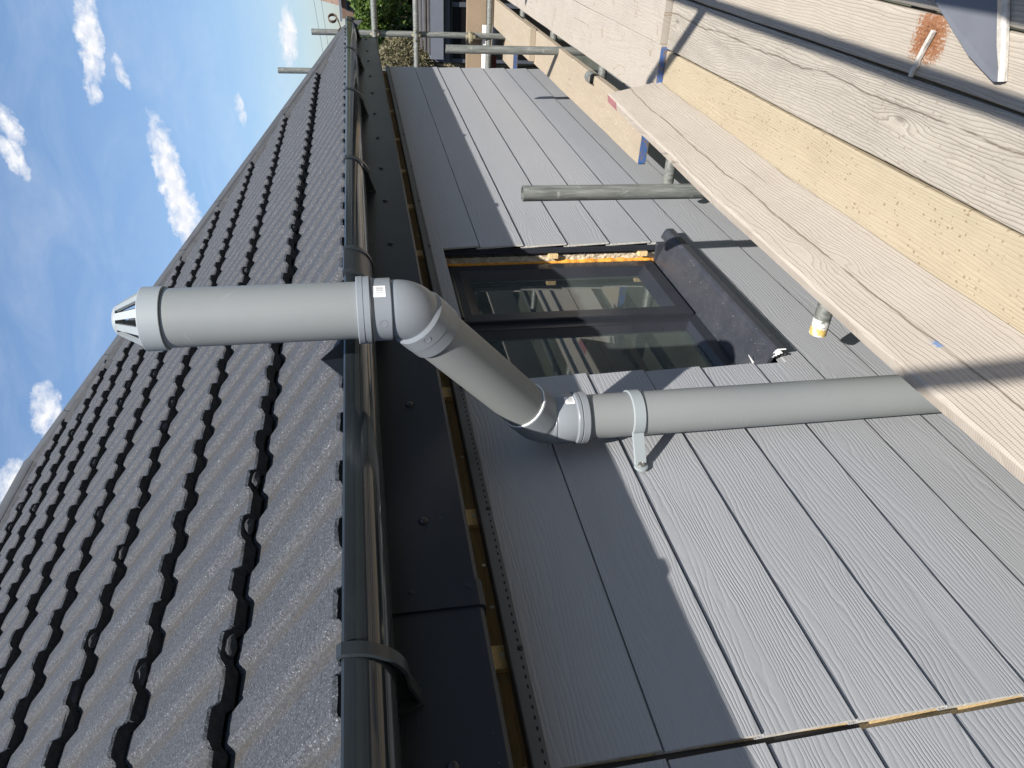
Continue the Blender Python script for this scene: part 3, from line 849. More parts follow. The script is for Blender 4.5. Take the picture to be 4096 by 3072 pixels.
# hip and ridge tiles: angular concrete caps bedded on mortar
def cap_tile(p0, p1, side, w=0.125, drop=0.075, t=0.016, name='hip_tile', seed=0):
    """a run from p0 to p1 (crest line); side = unit vectors for the two wings (down the two slopes)"""
    rnd = random.Random(seed)
    bm = BM()
    ax = (p1-p0).normalized()
    def sec(p, k):
        up = Vector((0, 0, 1))
        s1, s2 = side
        o = [p + s1*w*k, p + s1*w*0.32*k + up*0.008, p + up*0.014*k, p + s2*w*0.32*k + up*0.008, p + s2*w*k]
        return o
    A = sec(p0, 1.0); B = sec(p1, 0.94)
    up = Vector((0, 0, 1))
    def vv(L, d): return [bm.verts.new(q + up*d + Vector((rnd.uniform(-.0015, .0015),)*3)) for q in L]
    a1, b1, a0, b0 = vv(A, 0), vv(B, 0), vv(A, -t), vv(B, -t)
    for i in range(4):
        f = bm.faces.new((a1[i], a1[i+1], b1[i+1], b1[i])); f.smooth = True
        bm.faces.new((a0[i], b0[i], b0[i+1], a0[i+1]))
        bm.faces.new((a0[i], a0[i+1], a1[i+1], a1[i])); bm.faces.new((b0[i], b1[i], b1[i+1], b0[i+1]))
    bm.faces.new((a0[0], a1[0], b1[0], b0[0])); bm.faces.new((a0[4], b0[4], b1[4], a1[4]))
    return obj(name, bm, 'ridge_concrete', roof, smooth=50)
H0 = Vector((HIPC-E0.y+0.05, E0.y-0.05, E0.z-0.045 + 0.07)); H1 = Vector((HIPC-RY, RY, RZ+0.070))
H0 = H0 + (H1-H0).normalized()*0.07
hv = H1-H0; hl = hv.length; hd = hv.normalized()
s1 = (Vector((-1, -1, 0)).normalized()*0.72 + Vector((0, 0, -0.36))); s1 = (s1 - hd*s1.dot(hd)).normalized()
s1 = (TU*0).lerp(s1, 1.0)
sA = (Vector((-1, 0, 0)) - hd*Vector((-1, 0, 0)).dot(hd)); sA = (sA - TN*sA.dot(TN)).normalized()
TN2 = Vector((NS, 0, NC)); sB = (Vector((0, 1, 0)) - hd*hd.y); sB = (sB - TN2*sB.dot(TN2)).normalized()*0.55
nh = 9
for i in range(nh):
    a = H0 + hd*(hl*i/nh); b2 = H0 + hd*(hl*(i+1)/nh - 0.004)
    cap_tile(a, b2, (sA, sB), seed=i)
for i in range(12):
    x1 = H1.x + 0.06 - i*0.45
    p0 = Vector((x1, RY, RZ+0.072)); p1 = Vector((x1-0.446, RY, RZ+0.072))
    cap_tile(p0, p1, ((-TU).normalized(), Vector((0, NC, -NS))), name='ridge_tile', seed=40+i)
# mortar bedding (runs between tiles and caps)
bm = BM()
rm = random.Random(5)
def bed(path, side, w0, w1, off, seg):
    prev = None
    for i in range(seg+1):
        p = path(i/seg)
        j = rm.uniform(-0.012, 0.012)
        a = bm.verts.new(p + side*(w0) + Vector((0, 0, -0.014)))
        b3 = bm.verts.new(p + side*(w1+j) + Vector((0, 0, -0.02)) - (TN*0.0))
        c = bm.verts.new(p + side*(w1+j+0.004) + Vector((0, 0, -0.075)))
        if prev:
            bm.faces.new((prev[0], a, b3, prev[1])); bm.faces.new((prev[1], b3, c, prev[2]))
        prev = (a, b3, c)
bed(lambda t: H0 + hv*t, sA, 0.06, 0.172, 0, 90)
bed(lambda t: H1 + Vector((-5.5*t, 0, 0)), -TU, 0.06, 0.165, 0, 60)
obj('mortar_bed', bm, 'mortar', roof, smooth=60)
# crumbly mortar packed under some rolls
for i in range(1, 9):
    for kk in range(20):
        if rt.random() > 0.30: continue
        s = GA*i; yl = E0.y+NC*s
        x = math.floor((0.536*yl-0.6-XPH)/0.15)*0.15 + XPH + 0.105 + 0.15*kk
        if x > HIPC-yl-0.15: break
        bm = BM()
        bmesh.ops.create_icosphere(bm, subdivisions=2, radius=1.0)
        for v in bm.verts:
            nzv = mnoise.noise(v.co*2.2 + Vector((i*3.1, kk*1.7, 0)))
            v.co = v.co*(1+0.5*nzv)
            v.co = Vector((v.co.x*0.024, v.co.y*0.006, v.co.z*0.011))
        bm.transform(Matrix.Translation(rp(x, s-0.001, 0.026)) @ Matrix((Vector((1, 0, 0)), TU, TN)).transposed().to_4x4())
        obj('mortar_plug', bm, 'mortar', roof)
# hip iron scroll
bm = BM()
hc = Vector((6.205, 0.845, 0.168)); N = 26; w = 0.014
dirv = Vector((0.70, -0.71, 0)).normalized(); side = Vector((0.71, 0.70, 0))
pts = [H0 + hd*0.04 + Vector((0, 0, 0.012)), H0 + Vector((0, 0, 0.014)), hc + dirv*(-0.02) + Vector((0, 0, -0.042))]
for i in range(N):
    a = -math.pi*0.5 + 2*math.pi*1.08*i/N
    r = 0.034*(1-0.25*i/N)
    pts.append(hc + dirv*(math.cos(a)*r) + Vector((0, 0, math.sin(a)*r)))
prev = None
for i, p in enumerate(pts):
    t = (pts[min(i+1, len(pts)-1)] - pts[max(i-1, 0)]).normalized(); nrm = t.cross(side).normalized()*0.0025
    L = [bm.verts.new(p + side*w + nrm), bm.verts.new(p - side*w + nrm), bm.verts.new(p - side*w - nrm), bm.verts.new(p + side*w - nrm)]
    if prev:
        for j in range(4): bm.faces.new((prev[j], prev[(j+1) % 4], L[(j+1) % 4], L[j]))
    prev = L
obj('hip_iron', bm, 'rusty_iron', roof, smooth=40)
# flap of eaves felt lifted over the gutter
bm = BM()
f0 = [Vector((1.33, 0.868, 0.066)), Vector((1.50, 0.866, 0.066)), Vector((1.405, 0.862, 0.118))]
A = [bm.verts.new(p) for p in f0]; B = [bm.verts.new(p+Vector((0, 0.0025, 0))) for p in f0]
bm.faces.new(A); bm.faces.new(B[::-1])
for i in range(3): bm.faces.new((A[i], A[(i+1) % 3], B[(i+1) % 3], B[i]))
obj('eaves_felt_flap', bm, 'fascia_anthracite', roof)

# ------------------------------------------------------------------ window
FY = 1.240
bm = BM()
ring_frame(bm, 1.705, 2.648, -1.150, -0.262, [(0, FY+0.07), (0, FY), (0.042, FY), (0.060, FY+0.016), (0.060, FY+0.05)])
box(bm, 2.150, 2.212, FY+0.0005, FY+0.06, -1.112, -0.30)
win = obj('window', bm, 'window_anthracite', house)
bm = BM()
ring_frame(bm, 2.190, 2.640, -1.136, -0.285, [(0, FY+0.02), (0.0, FY-0.012), (0.004, FY-0.014), (0.050, FY-0.014), (0.088, FY+0.012), (0.088, FY+0.03)])
sash = obj('casement', bm, 'window_anthracite', win)
bm = BM(); box(bm, 2.205, 2.625, FY-0.024, FY-0.0145, -0.305, -0.288, 0, 0.003)
obj('drip_bead', bm, 'window_anthracite', sash)
bm = BM(); box(bm, 2.27, 2.56, FY+0.013, FY+0.017, -1.06, -0.36)
obj('glass_pane', bm, 'window_glass', sash)
bm = BM()
ring_frame(bm, 1.757, 2.157, -1.122, -0.305, [(0, FY+0.018), (0.006, FY+0.003), (0.034, FY+0.022), (0.034, FY+0.03)])
obj('glazing_bead', bm, 'window_anthracite', win)
bm = BM(); box(bm, 1.785, 2.13, FY+0.023, FY+0.027, -1.10, -0.33)
obj('glass_pane', bm, 'window_glass', win)
# projecting sill
bm = BM()
sp = [(1.262, -1.150), (1.240, -1.151), (1.128, -1.190), (1.118, -1.1955), (1.113, -1.203), (1.113, -1.228), (1.1165, -1.230), (1.1175, -1.212), (1.124, -1.204), (1.2, -1.178), (1.262, -1.165)]
extrude_poly(bm, sp, 'x', 1.735, 2.652)
sp2 = [(1.149, -1.181), (1.128, -1.1895), (1.118, -1.195), (1.1125, -1.2028), (1.1125, -1.2285), (1.117, -1.231), (1.149, -1.231)]
extrude_poly(bm, sp2, 'x', 2.6521, 2.692)
sill = obj('window_sill', bm, 'sill_anthracite', win)
bm = BM(); box(bm, 2.636, 2.6515, 1.150, 1.232, -1.192, -1.145, 0, 0.004)
obj('sill_end_cap', bm, 'sill_anthracite', sill)
bm = BM()
extrude_poly(bm, [(p[0], p[1]) for p in sp[2:9]], 'x', 1.7335, 1.7349)
for k_ in range(4):
    box(bm, 1.724+0.003*k_, 1.7333, 1.121+0.006*k_, 1.1235+0.006*k_, -1.214+0.006*k_, -1.200+0.004*k_)
obj('sill_cut_end', bm, 'white_pvc', sill)
bm = BM()
bmesh.ops.create_cone(bm, cap_ends=True, segments=5, radius1=0.0045, radius2=0.001, depth=0.05, matrix=Matrix.Translation((1.79, 1.185, -1.160)) @ Matrix.Rotation(0.9, 4, 'X'))
obj('plastic_burr', bm, 'white_pvc', sill)
# reveal build-up on the far jamb
bm = BM(); box(bm, 2.6505, 2.6545, 1.164, 1.182, -1.19, OZ1+0.002)
box(bm, 2.640, 2.6505, 1.1765, 1.182, -1.19, OZ1+0.002)
obj('jamb_profile', bm, 'window_anthracite', win)
bm = BM()
def rough_face(bm, x, y0, y1, z0, z1, ny, nz, amp, sc, seed):
    g = [[bm.verts.new((x + amp*mnoise.noise(Vector((seed, (y0+(y1-y0)*i/ny)*sc, (z0+(z1-z0)*j/nz)*sc))), y0+(y1-y0)*i/ny, z0+(z1-z0)*j/nz)) for j in range(nz+1)] for i in range(ny+1)]
    for i in range(ny):
        for j in range(nz):
            bm.faces.new((g[i][j], g[i+1][j], g[i+1][j+1], g[i][j+1]))
rough_face(bm, 2.660, 1.180, 1.204, -1.2, -0.27, 4, 120, 0.006, 120, 3)
obj('rubble_joint', bm, 'rubble_dark', win)
bm = BM(); rough_face(bm, 2.656, 1.200, 1.228, -1.2, -0.27, 6, 150, 0.0045, 70, 7)
obj('jamb_mortar', bm, 'old_mortar_render', win)
bm = BM()
prev = None
for j in range(90):
    z = -1.155 + 0.885*j/89
    r = 0.0095*(1 + 0.55*mnoise.noise(Vector((0, 0, z*38)))) * (1.25 if z < -0.75 else 0.8)
    L = []
    for a in range(7):
        th = math.pi*(0.5 + a/6)
        L.append(bm.verts.new((2.658 + 1.0*r*math.cos(th)*1.1 + 0.003*mnoise.noise(Vector((a, 2, z*60))), 1.231 + r*math.sin(th), z)))
    if prev:
        for a in range(6): bm.faces.new((prev[a], prev[a+1], L[a+1], L[a]))
    prev = L
obj('foam_bead', bm, 'expanding_foam', win, smooth=60)
for z in (-0.72, -1.095):
    bm = BM(); box(bm, 2.632, 2.66, 1.186, 1.205, z-0.016, z+0.022, 0, 0.002)
    obj('packing_wedge', bm, 'new_pine', win)
# head and near-jamb lining, and the dim room behind
bm = BM()
box(bm, 1.60, 2.85, 1.30, 1.32, -0.25, 0.2); box(bm, 1.50, 1.695, 1.26, 1.32, -1.3, 0.2); box(bm, 2.66, 2.95, 1.26, 1.32, -1.3, 0.2)
x0, x1, y0, y1, z0, z1 = 0.4, 3.9, 1.425, 3.6, -2.4, 0.05
q = [bm.verts.new(p) for p in ((x0, y0, z0), (x1, y0, z0), (x1, y1, z0), (x0, y1, z0), (x0, y0, z1), (x1, y0, z1), (x1, y1, z1), (x0, y1, z1))]
for f in ((0, 1, 2, 3), (7, 6, 5, 4), (1, 5, 6, 2), (2, 6, 7, 3), (3, 7, 4, 0)):
    bm.faces.new([q[i] for i in f])
obj('room_lining', bm, 'room_plaster', win)
bm = BM(); box(bm, 1.70, 2.66, 1.256, 1.426, -1.185, -1.152)
obj('inner_sill', bm, 'white_pvc', win)

# ------------------------------------------------------------------ soil vent pipe
UX, UY = 1.287, 0.684
LX, LY = 1.397, 1.064
Z1, Z2 = -0.0632, -0.3873
vent = empty('vent_pipe', (LX, LY, -3.2), 'light grey plastic soil vent pipe swerving round the eaves, cage on top', 'vent pipe')
C1 = Vector((UX, UY, Z1)); C2 = Vector((LX, LY, Z2))
dg = (C2-C1).normalized(); DN = Vector((0, 0, -1))
PR = 0.055
refv = Vector((0.96, -0.28, 0))
bm = BM(); rings(bm, [((UX, UY, 0.395), (0, 0, -1), PR), ((UX, UY, 0.0), (0, 0, -1), PR)], 56, 0, True, True, refv)
obj('pipe_section', bm, 'pipe_grey', vent, smooth=True)
ca, cb = C1 + dg*0.07, C2 - dg*0.075
bm = BM(); rings(bm, [(ca, dg, PR), (cb, dg, PR)], 56, 0, True, True, refv)
obj('pipe_section', bm, 'pipe_grey', vent, smooth=True)
bm = BM(); rings(bm, [((LX, LY, -0.46), (0, 0, -1), PR), ((LX, LY, -3.2), (0, 0, -1), PR)], 56, 0, True, True, refv)
obj('pipe_section', bm, 'pipe_grey', vent, smooth=True)
def arc(Cn, din, dout, R, n=12):
    th = math.acos(max(-1, min(1, din.dot(dout)))); T = R*math.tan(th/2)
    nrm = (dout - din*din.dot(dout)).normalized()
    cen = Cn - din*T + nrm*R
    o = []
    for i in range(n+1):
        a = th*i/n
        o.append((cen - nrm*R*math.cos(a) + din*R*math.sin(a), (din*math.cos(a) + nrm*math.sin(a)).normalized()))
    return o
def V(z): return Vector((UX, UY, z))
# upper bend
bm = BM()
rs = [(V(0.0300), DN, 0.0556), (V(0.0300), DN, 0.0640), (V(0.0285), DN, 0.0652), (V(0.0185), DN, 0.0655), (V(0.0180), DN, 0.0647), (V(0.0060), DN, 0.0652), (V(0.0045), DN, 0.0640), (V(0.0), DN, 0.0622), (V(-0.001), DN, 0.0606), (V(-0.0330), DN, 0.0606), (V(-0.0345), DN, 0.0598), (V(-0.0350), DN, 0.0560)]
ar = arc(C1, DN, dg, 0.050)
rs += [(p, t, 0.0566 + 0.0012*math.sin(math.pi*i/12)) for i, (p, t) in enumerate(ar)]
e0 = ar[-1][0]
rs += [(e0 + dg*0.001, dg, 0.0566), (e0 + dg*0.0095, dg, 0.0611), (e0 + dg*0.040, dg, 0.0611), (e0 + dg*0.0403, dg, 0.0606), (e0 + dg*0.067, dg, 0.0601), (e0 + dg*0.0685, dg, 0.0592), (e0+dg*0.0685, dg, 0.0551)]
rings(bm, rs, 56, 0, False, False, refv)
bend = obj('bend', bm, 'fitting_grey', vent, smooth=20)
bm = BM(); rings(bm, [(V(0.0044), DN, 0.0646), (V(0.0028), DN, 0.0646)], 56, 0, True, True, refv)
obj('seal_ring', bm, 'seal_black', bend)
def disc(parent, c, ax, axis_pt, ang_ref, r=0.0075, h=0.0005):
    bm = BM(); n = ax.normalized()
    rings(bm, [(c, n, r), (c+n*h, n, r), (c+n*h, n, r*0.9), (c, n, r*0.88)], 20, 0, False, True)
    obj('moulding_mark', bm, 'fitting_grey', parent, smooth=30)
def radial(cen, axis, ang):
    """unit vector from an axis at an angle: 0 faces the camera, positive to the picture's top"""
    tocam = Vector((0, 0, 0)) - Vector(cen); tocam -= axis*tocam.dot(axis); tocam.normalize()
    o = axis.cross(tocam)
    return tocam*math.cos(ang) + o*math.sin(ang)
rd = radial(V(-0.018), Vector((0, 0, 1)), -0.45); disc(bend, V(-0.018)+rd*0.0604, rd, None, None)
cc = e0 + dg*0.020; rd = radial(cc, -dg, -0.35); disc(bend, cc+rd*0.0610, rd, None, None)
def label(parent, cen, axis, R, ang0, half_ang, half_len):
    """a paper sticker wrapped on a cylinder; mesh stored in its own -1..1 coordinates"""
    n = 10
    bm = BM(); g = []
    for i in range(n+1):
        a = ang0 - half_ang + 2*half_ang*i/n
        rdv = radial(cen, axis, a)
        g.append([bm.verts.new(Vector(cen) + axis*(half_len*s) + rdv*R) for s in (-1, 1)])
    for i in range(n): bm.faces.new((g[i][0], g[i+1][0], g[i+1][1], g[i][1])).smooth = True
    o = obj('barcode_label', bm, 'barcode_paper', parent, origin=cen)
    return o, g
def label_flat(parent, cen, axis, R, ang0, half_ang, half_len):
    rdv = radial(cen, axis, ang0); tang = axis.cross(rdv).normalized()
    # local frame: x = down the pipe (printed bars run along it), y = round the pipe, z = out
    ex = -axis; ez = rdv; ey = ez.cross(ex)
    Mx = Matrix((ex*half_len, ey*(R*math.sin(half_ang)), ez*half_len)).transposed()
    bm = BM(); n = 8; g = []
    for i in range(n+1):
        a = -half_ang + 2*half_ang*i/n
        yy = math.sin(a)/math.sin(half_ang); zz = (R*math.cos(a) - R*math.cos(half_ang)*0)/half_len - R/half_len
        g.append([bm.verts.new((s, yy, zz)) for s in (-1, 1)])
    for i in range(n): bm.faces.new((g[i][0], g[i+1][0], g[i+1][1], g[i][1])).smooth = True
    me = bpy.data.meshes.new('barcode_label'); bm.to_mesh(me); bm.free(); me.materials.append(MATS['barcode_paper'])
    o = bpy.data.objects.new('barcode_label', me); link(o, parent)
    M = Matrix.Translation(Vector(cen) + rdv*R) @ Mx.to_4x4()
    o.matrix_local = Matrix.Translation(-world_org(parent)) @ M
    return o
label_flat(bend, V(-0.0125), Vector((0, 0, 1)), 0.0609, 0.60, 0.21, 0.0115)
# lower bend
bm = BM()
ar = arc(C2, dg, DN, 0.050)
s0 = ar[0][0]; e1 = ar[-1][0]
def W_(z): return Vector((LX, LY, z))
rs = [(s0 - dg*0.060, dg, 0.0551), (s0 - dg*0.060, dg, 0.0590), (s0 - dg*0.058, dg, 0.0602), (s0 - dg*0.020, dg, 0.0602), (s0 - dg*0.003, dg, 0.0600)]
rs += [(p, t, 0.0600-0.0020*math.sin(math.pi*min(1, i/9))) for i, (p, t) in enumerate(ar[1:])]
ze = e1.z
rs += [(W_(ze-0.002), DN, 0.0585), (W_(ze-0.006), DN, 0.0606), (W_(-0.462), DN, 0.0606), (W_(-0.464), DN, 0.0640), (W_(-0.4655), DN, 0.0650), (W_(-0.4735), DN, 0.0650), (W_(-0.4745), DN, 0.0636), (W_(-0.4760), DN, 0.0636), (W_(-0.477), DN, 0.0652), (W_(-0.492), DN, 0.0650), (W_(-0.4935), DN, 0.0636), (W_(-0.4935), DN, 0.0552)]
rings(bm, rs, 56, 0, False, False, refv)
bend2 = obj('bend', bm, 'fitting_grey', vent, smooth=28)
bm = BM(); rings(bm, [(W_(-0.4746), DN, 0.0640), (W_(-0.4758), DN, 0.0640)], 56, 0, True, True, refv)
obj('seal_ring', bm, 'seal_black', bend2)
bm = BM()
rz = random.Random(3)
sw = s0 - dg*0.0605
rings(bm, [(sw, dg, 0.0552), (sw-dg*0.0022, dg, 0.0568), (sw, dg, 0.0585)], 56, 0, False, False, refv)
for v in bm.verts: v.co += dg*rz.uniform(-0.0008, 0.0004)
obj('weld_bead', bm, 'white_pvc', bend2)
label_flat(bend2, W_(-0.4485), Vector((0, 0, 1)), 0.0609, 0.80, 0.21, 0.0115)
cc = e1 + Vector((0, 0, 0.012)); rd = radial(cc, Vector((0, 0, 1)), -0.55); disc(bend2, cc+rd*0.0585, rd, None, None, 0.005)
# terminal cage
bm = BM()
def U(z): return Vector((UX, UY, z))
rings(bm, [(U(0.374), DN*-1, 0.0558), (U(0.374), -DN, 0.0586), (U(0.3750), -DN, 0.0592), (U(0.4100), -DN, 0.0592), (U(0.4112), -DN, 0.0586), (U(0.4118), -DN, 0.0535), (U(0.4085), -DN, 0.0505)], 56, 0, False, False, refv)
cowl = obj('cowl', bm, 'bracket_grey', vent, smooth=18)
bm = BM()
rings(bm, [(U(0.4545), -DN, 0.0215), (U(0.4545), -DN, 0.0290), (U(0.4570), -DN, 0.0280), (U(0.4610), -DN, 0.0245), (U(0.4640), -DN, 0.0170), (U(0.4650), -DN, 0.006)], 40, 0, True, True, refv)
obj('cowl_cap', bm, 'bracket_grey', cowl, smooth=35)
for i in range(10):
    a0 = 2*math.pi*(i+0.12)/10
    bm = BM()
    def rr(a, r, z): return Vector((UX + r*math.cos(a), UY + r*math.sin(a), z))
    w0, w1 = 0.150, 0.215
    q = [rr(a0-w0, 0.0545, 0.4105), rr(a0+w0, 0.0545, 0.4105), rr(a0+w1, 0.0288, 0.4555), rr(a0-w1, 0.0288, 0.4555)]
    qi = [rr(a0-w0, 0.0485, 0.4105), rr(a0+w0, 0.0485, 0.4105), rr(a0+w1, 0.0225, 0.4545), rr(a0-w1, 0.0225, 0.4545)]
    A = [bm.verts.new(p) for p in q]; B = [bm.verts.new(p) for p in qi]
    bm.faces.new(A); bm.faces.new(B[::-1])
    for j in range(4): bm.faces.new((A[j], A[(j+1) % 4], B[(j+1) % 4], B[j]))
    obj('cowl_slat', bm, 'bracket_grey', cowl)
# pipe bracket
bm = BM()
zb0, zb1 = -0.634, -0.603
def strip(bm, pts, t, z0, z1):
    """ribbon following pts (x, y) with outward thickness t"""
    n = len(pts); prev = None
    for i in range(n):
        a = Vector(pts[max(i-1, 0)]); b2 = Vector(pts[min(i+1, n-1)])
        d = (b2-a).normalized(); nr = Vector((d.y, -d.x))
        p = Vector(pts[i]); o = p + nr*t
        L = [bm.verts.new((p.x, p.y, z0)), bm.verts.new((o.x, o.y, z0+0.002)), bm.verts.new((o.x, o.y, z1-0.002)), bm.verts.new((p.x, p.y, z1))]
        if prev:
            for j in range(4):
                f = bm.faces.new((prev[j], prev[(j+1) % 4], L[(j+1) % 4], L[j])); f.smooth = True
        else: bm.faces.new(L[::-1])
        prev = L
    bm.faces.new(prev)
pts = [(LX-0.098, 1.1475), (LX-0.094, 1.138), (LX-0.075, 1.108)]
for i in range(25):
    a = math.radians(200 - i*(220/24))
    pts.append((LX + 0.0556*math.cos(a)*1.0, LY - 0.0556*math.sin(a)))
pts = [(LX-0.098, 1.1475), (LX-0.094, 1.138), (LX-0.074, 1.112)] + [(LX + 0.0556*math.cos(math.radians(a)), LY + 0.0556*math.sin(math.radians(a))) for a in range(158, 384, 8)] + [(LX+0.074, 1.112), (LX+0.094, 1.138), (LX+0.098, 1.1475)]
strip(bm, pts, 0.0046, zb0, zb1)
for sx in (-1, 1):
    xx = LX + sx*0.104
    rings(bm, [((xx, 1.1498, -0.6185), (0, -1, 0), 0.0175), ((xx, 1.1445, -0.6185), (0, -1, 0), 0.0170), ((xx, 1.1425, -0.6185), (0, -1, 0), 0.0125)], 20, 0, False, True)
pb = obj('pipe_bracket', bm, 'bracket_grey', vent, smooth=30)
for sx in (-1, 1):
    xx = LX + sx*0.104
    bm = BM()
    rings(bm, [((xx, 1.1425, -0.6185), (0, -1, 0), 0.0095), ((xx, 1.1385, -0.6185), (0, -1, 0), 0.0088), ((xx, 1.1370, -0.6185), (0, -1, 0), 0.0055), ((xx, 1.1385, -0.6185), (0, -1, 0), 0.0040)], 14, 0, False, True)
    obj('bracket_screw', bm, 'zinc_screw', pb, smooth=30)

# ------------------------------------------------------------------ scaffold boards (each board is its own thing)
DZ = -1.22
def sboard(name, label, x0, x1, y0, y1, ztop, mat, t=0.038, group=None, axis='x', end0=None, end1=None, bev=0.004, wob=0.0015, seg=26, xform=None, rot=0.0, seed=0, dzx=0.0):
    rnd = random.Random(seed+100)
    bm = BM()
    n = seg; prev = None
    for i in range(n+1):
        x = x0 + (x1-x0)*i/n
        wy0 = wob*2*mnoise.noise(Vector((x*2.3, seed, 1))); wy1 = wob*2*mnoise.noise(Vector((x*2.3, seed, 5))); wz = wob*mnoise.noise(Vector((x*1.7, seed, 9)))
        a0, a1, b0, b1 = y0+wy0, y1+wy1, ztop-t+wz, ztop+wz + dzx*(x-x0)
        b0 += dzx*(x-x0)
        bb = bev*(1+0.8*mnoise.noise(Vector((x*9, seed, 2)))); bc = bev*(1+0.8*mnoise.noise(Vector((x*9, seed, 12))))
        sec = [(a0, b0+bev), (a0, b1-bc), (a0+bc*0.35, b1-bc*0.3), (a0+bc, b1), (a1-bb, b1), (a1-bb*0.35, b1-bb*0.3), (a1, b1-bb), (a1, b0+bev), (a1-bev, b0), (a0+bev, b0)]
        L = [bm.verts.new((x, p[0], p[1]) if axis == 'x' else (p[0], x, p[1])) for p in sec]
        if prev:
            for j in range(10):
                f = bm.faces.new((prev[j], prev[(j+1) % 10], L[(j+1) % 10], L[j]))
        else: bm.faces.new(L[::-1])
        prev = L
    bm.faces.new(prev)
    if rot:
        c = Vector(((x0+x1)/2, (y0+y1)/2, ztop)); bmesh.ops.rotate(bm, verts=bm.verts, cent=c, matrix=Matrix.Rotation(rot, 3, 'Z'))
    if xform: xform(bm)
    o = obj(name, bm, mat)
    tag(o, label, 'scaffold board', group)
    for (side, m) in ((0, end0), (1, end1)):
        if not m: continue
        xe = x0 if side == 0 else x1
        d = -1 if side == 0 else 1
        bm = BM()
        if axis == 'x':
            box(bm, min(xe, xe+d*0.0012), max(xe, xe+d*0.0012), y0+0.003, y1-0.003, ztop-t+0.003, ztop-0.002)
            box(bm, min(xe-d*0.022, xe), max(xe-d*0.022, xe), y0-0.0008, y0+0.002, ztop-t+0.003, ztop-0.004)
            box(bm, min(xe-d*0.022, xe), max(xe-d*0.022, xe), y1-0.002, y1+0.0008, ztop-t+0.003, ztop-0.004)
        if xform: xform(bm)
        if bm.verts: obj('end_band', bm, m, o)
        else: bm.free()
    return o
DG = 'boards laid on the scaffold deck'
sboard('scaffold_board', 'yellowish speckled scaffold board alongside the leaning pink-ended board', -0.9, 3.028, 0.497, 0.694, DZ, 'wood_yellow', group=DG, seed=1)
sboard('scaffold_board', 'grey weathered scaffold board with strong wavy grain, crossed by the rail shadow', -0.9, 3.035, 0.303, 0.4905, DZ+0.001, 'wood_weathered', group=DG, seed=2)
sboard('scaffold_board', 'scaffold board with an orange rust stain, under the dark cladding offcut', -0.5, 3.05, 0.172, 0.2965, DZ, 'wood_rusty', group=DG, seed=3, wob=0.002)
sboard('scaffold_board', 'weathered scaffold board in the top right corner, beyond the rust-stained one', -0.5, 3.05, -0.035, 0.165, DZ-0.001, 'wood_weathered', group=DG, seed=4)
# leaning toe board: built flat in its own plane then stood up with a slight twist
def toe_x(bm):
    for v in bm.verts:
        x, w_, tt = v.co.x, v.co.y, v.co.z          # w_ = height up the face 0..0.225, tt = depth behind it (negative)
        k = min(1, max(0, (x-1.2)/1.9))
        a = math.radians(18.5 - 5.5*k)
        yb = 0.652 - 0.040*k*k
        up = Vector((0, math.sin(a), math.cos(a))); back = Vector((0, math.cos(a), -math.sin(a)))
        v.co = Vector((x, yb, DZ+0.001)) + up*w_ + back*(-tt)
bm_toe = sboard('scaffold_board', 'pinkish scaffold board leaning on edge against the standards, pink paint at its far end', -0.8, 3.045, 0.0, 0.228, 0.0, 'wood_pinkish', t=0.036, bev=0.006, wob=0.0028, seg=60, xform=toe_x, seed=5)
bm = BM()
box(bm, 2.93, 3.0462, 0.2265, 0.2292, -0.034, -0.004); box(bm, 3.0452, 3.0466, 0.004, 0.224, -0.032, -0.003)
toe_x(bm); obj('painted_end', bm, 'pink_end_paint', bm_toe)
# far bay: pale boards lapped over the near ones
FG = 'pale boards in the far bay'
sboard('scaffold_board', 'pale dusty scaffold board with a blue end, beside the tan inner board', 3.033, 6.75, 0.484, 0.708, DZ+0.027, 'wood_pale', end0='blue_end_paint', group=FG, seed=6, rot=0.004)
sboard('scaffold_board', 'pale scaffold board with a bare cut end, lapped over the weathered wavy-grained board', 3.045, 6.75, 0.265, 0.4795, DZ+0.029, 'wood_pale', group=FG, seed=7)
sboard('scaffold_board', 'pale scaffold board at the outer edge of the far bay', 3.06, 6.75, 0.04, 0.258, DZ+0.027, 'wood_pale', end0='pink_end_paint', group=FG, seed=8)
sboard('scaffold_board', 'tan scaffold board by the wall, blue end showing under the leaning board', 3.122, 5.9, 0.770, 0.982, -1.199, 'wood_tan', end0='blue_end_paint', group='tan boards between deck and wall', seed=9)
sboard('scaffold_board', 'tan scaffold board lapped on top at the far end of the inner walkway', 5.36, 7.4, 0.757, 0.965, -1.159, 'wood_tan', group='tan boards between deck and wall', seed=10)
bm = None
sboard('scaffold_board', 'short tan board end lying under the inner walkway past the house corner', 6.45, 7.7, 1.02, 1.24, -1.262, 'wood_tan', end0='blue_end_paint', seed=11, group='boards of the return lift')
sboard('scaffold_board', 'board end with chipped red and blue paint beyond the house corner', 7.2, 8.4, 1.26, 1.46, -1.215, 'wood_brown', end0='red_end_paint', seed=12, group='boards of the return lift')
def stand(x, z0):
    def f(bm):
        for v in bm.verts:
            p = v.co.copy(); v.co = Vector((x + p.z, p.y, z0 + p.x))
    return f
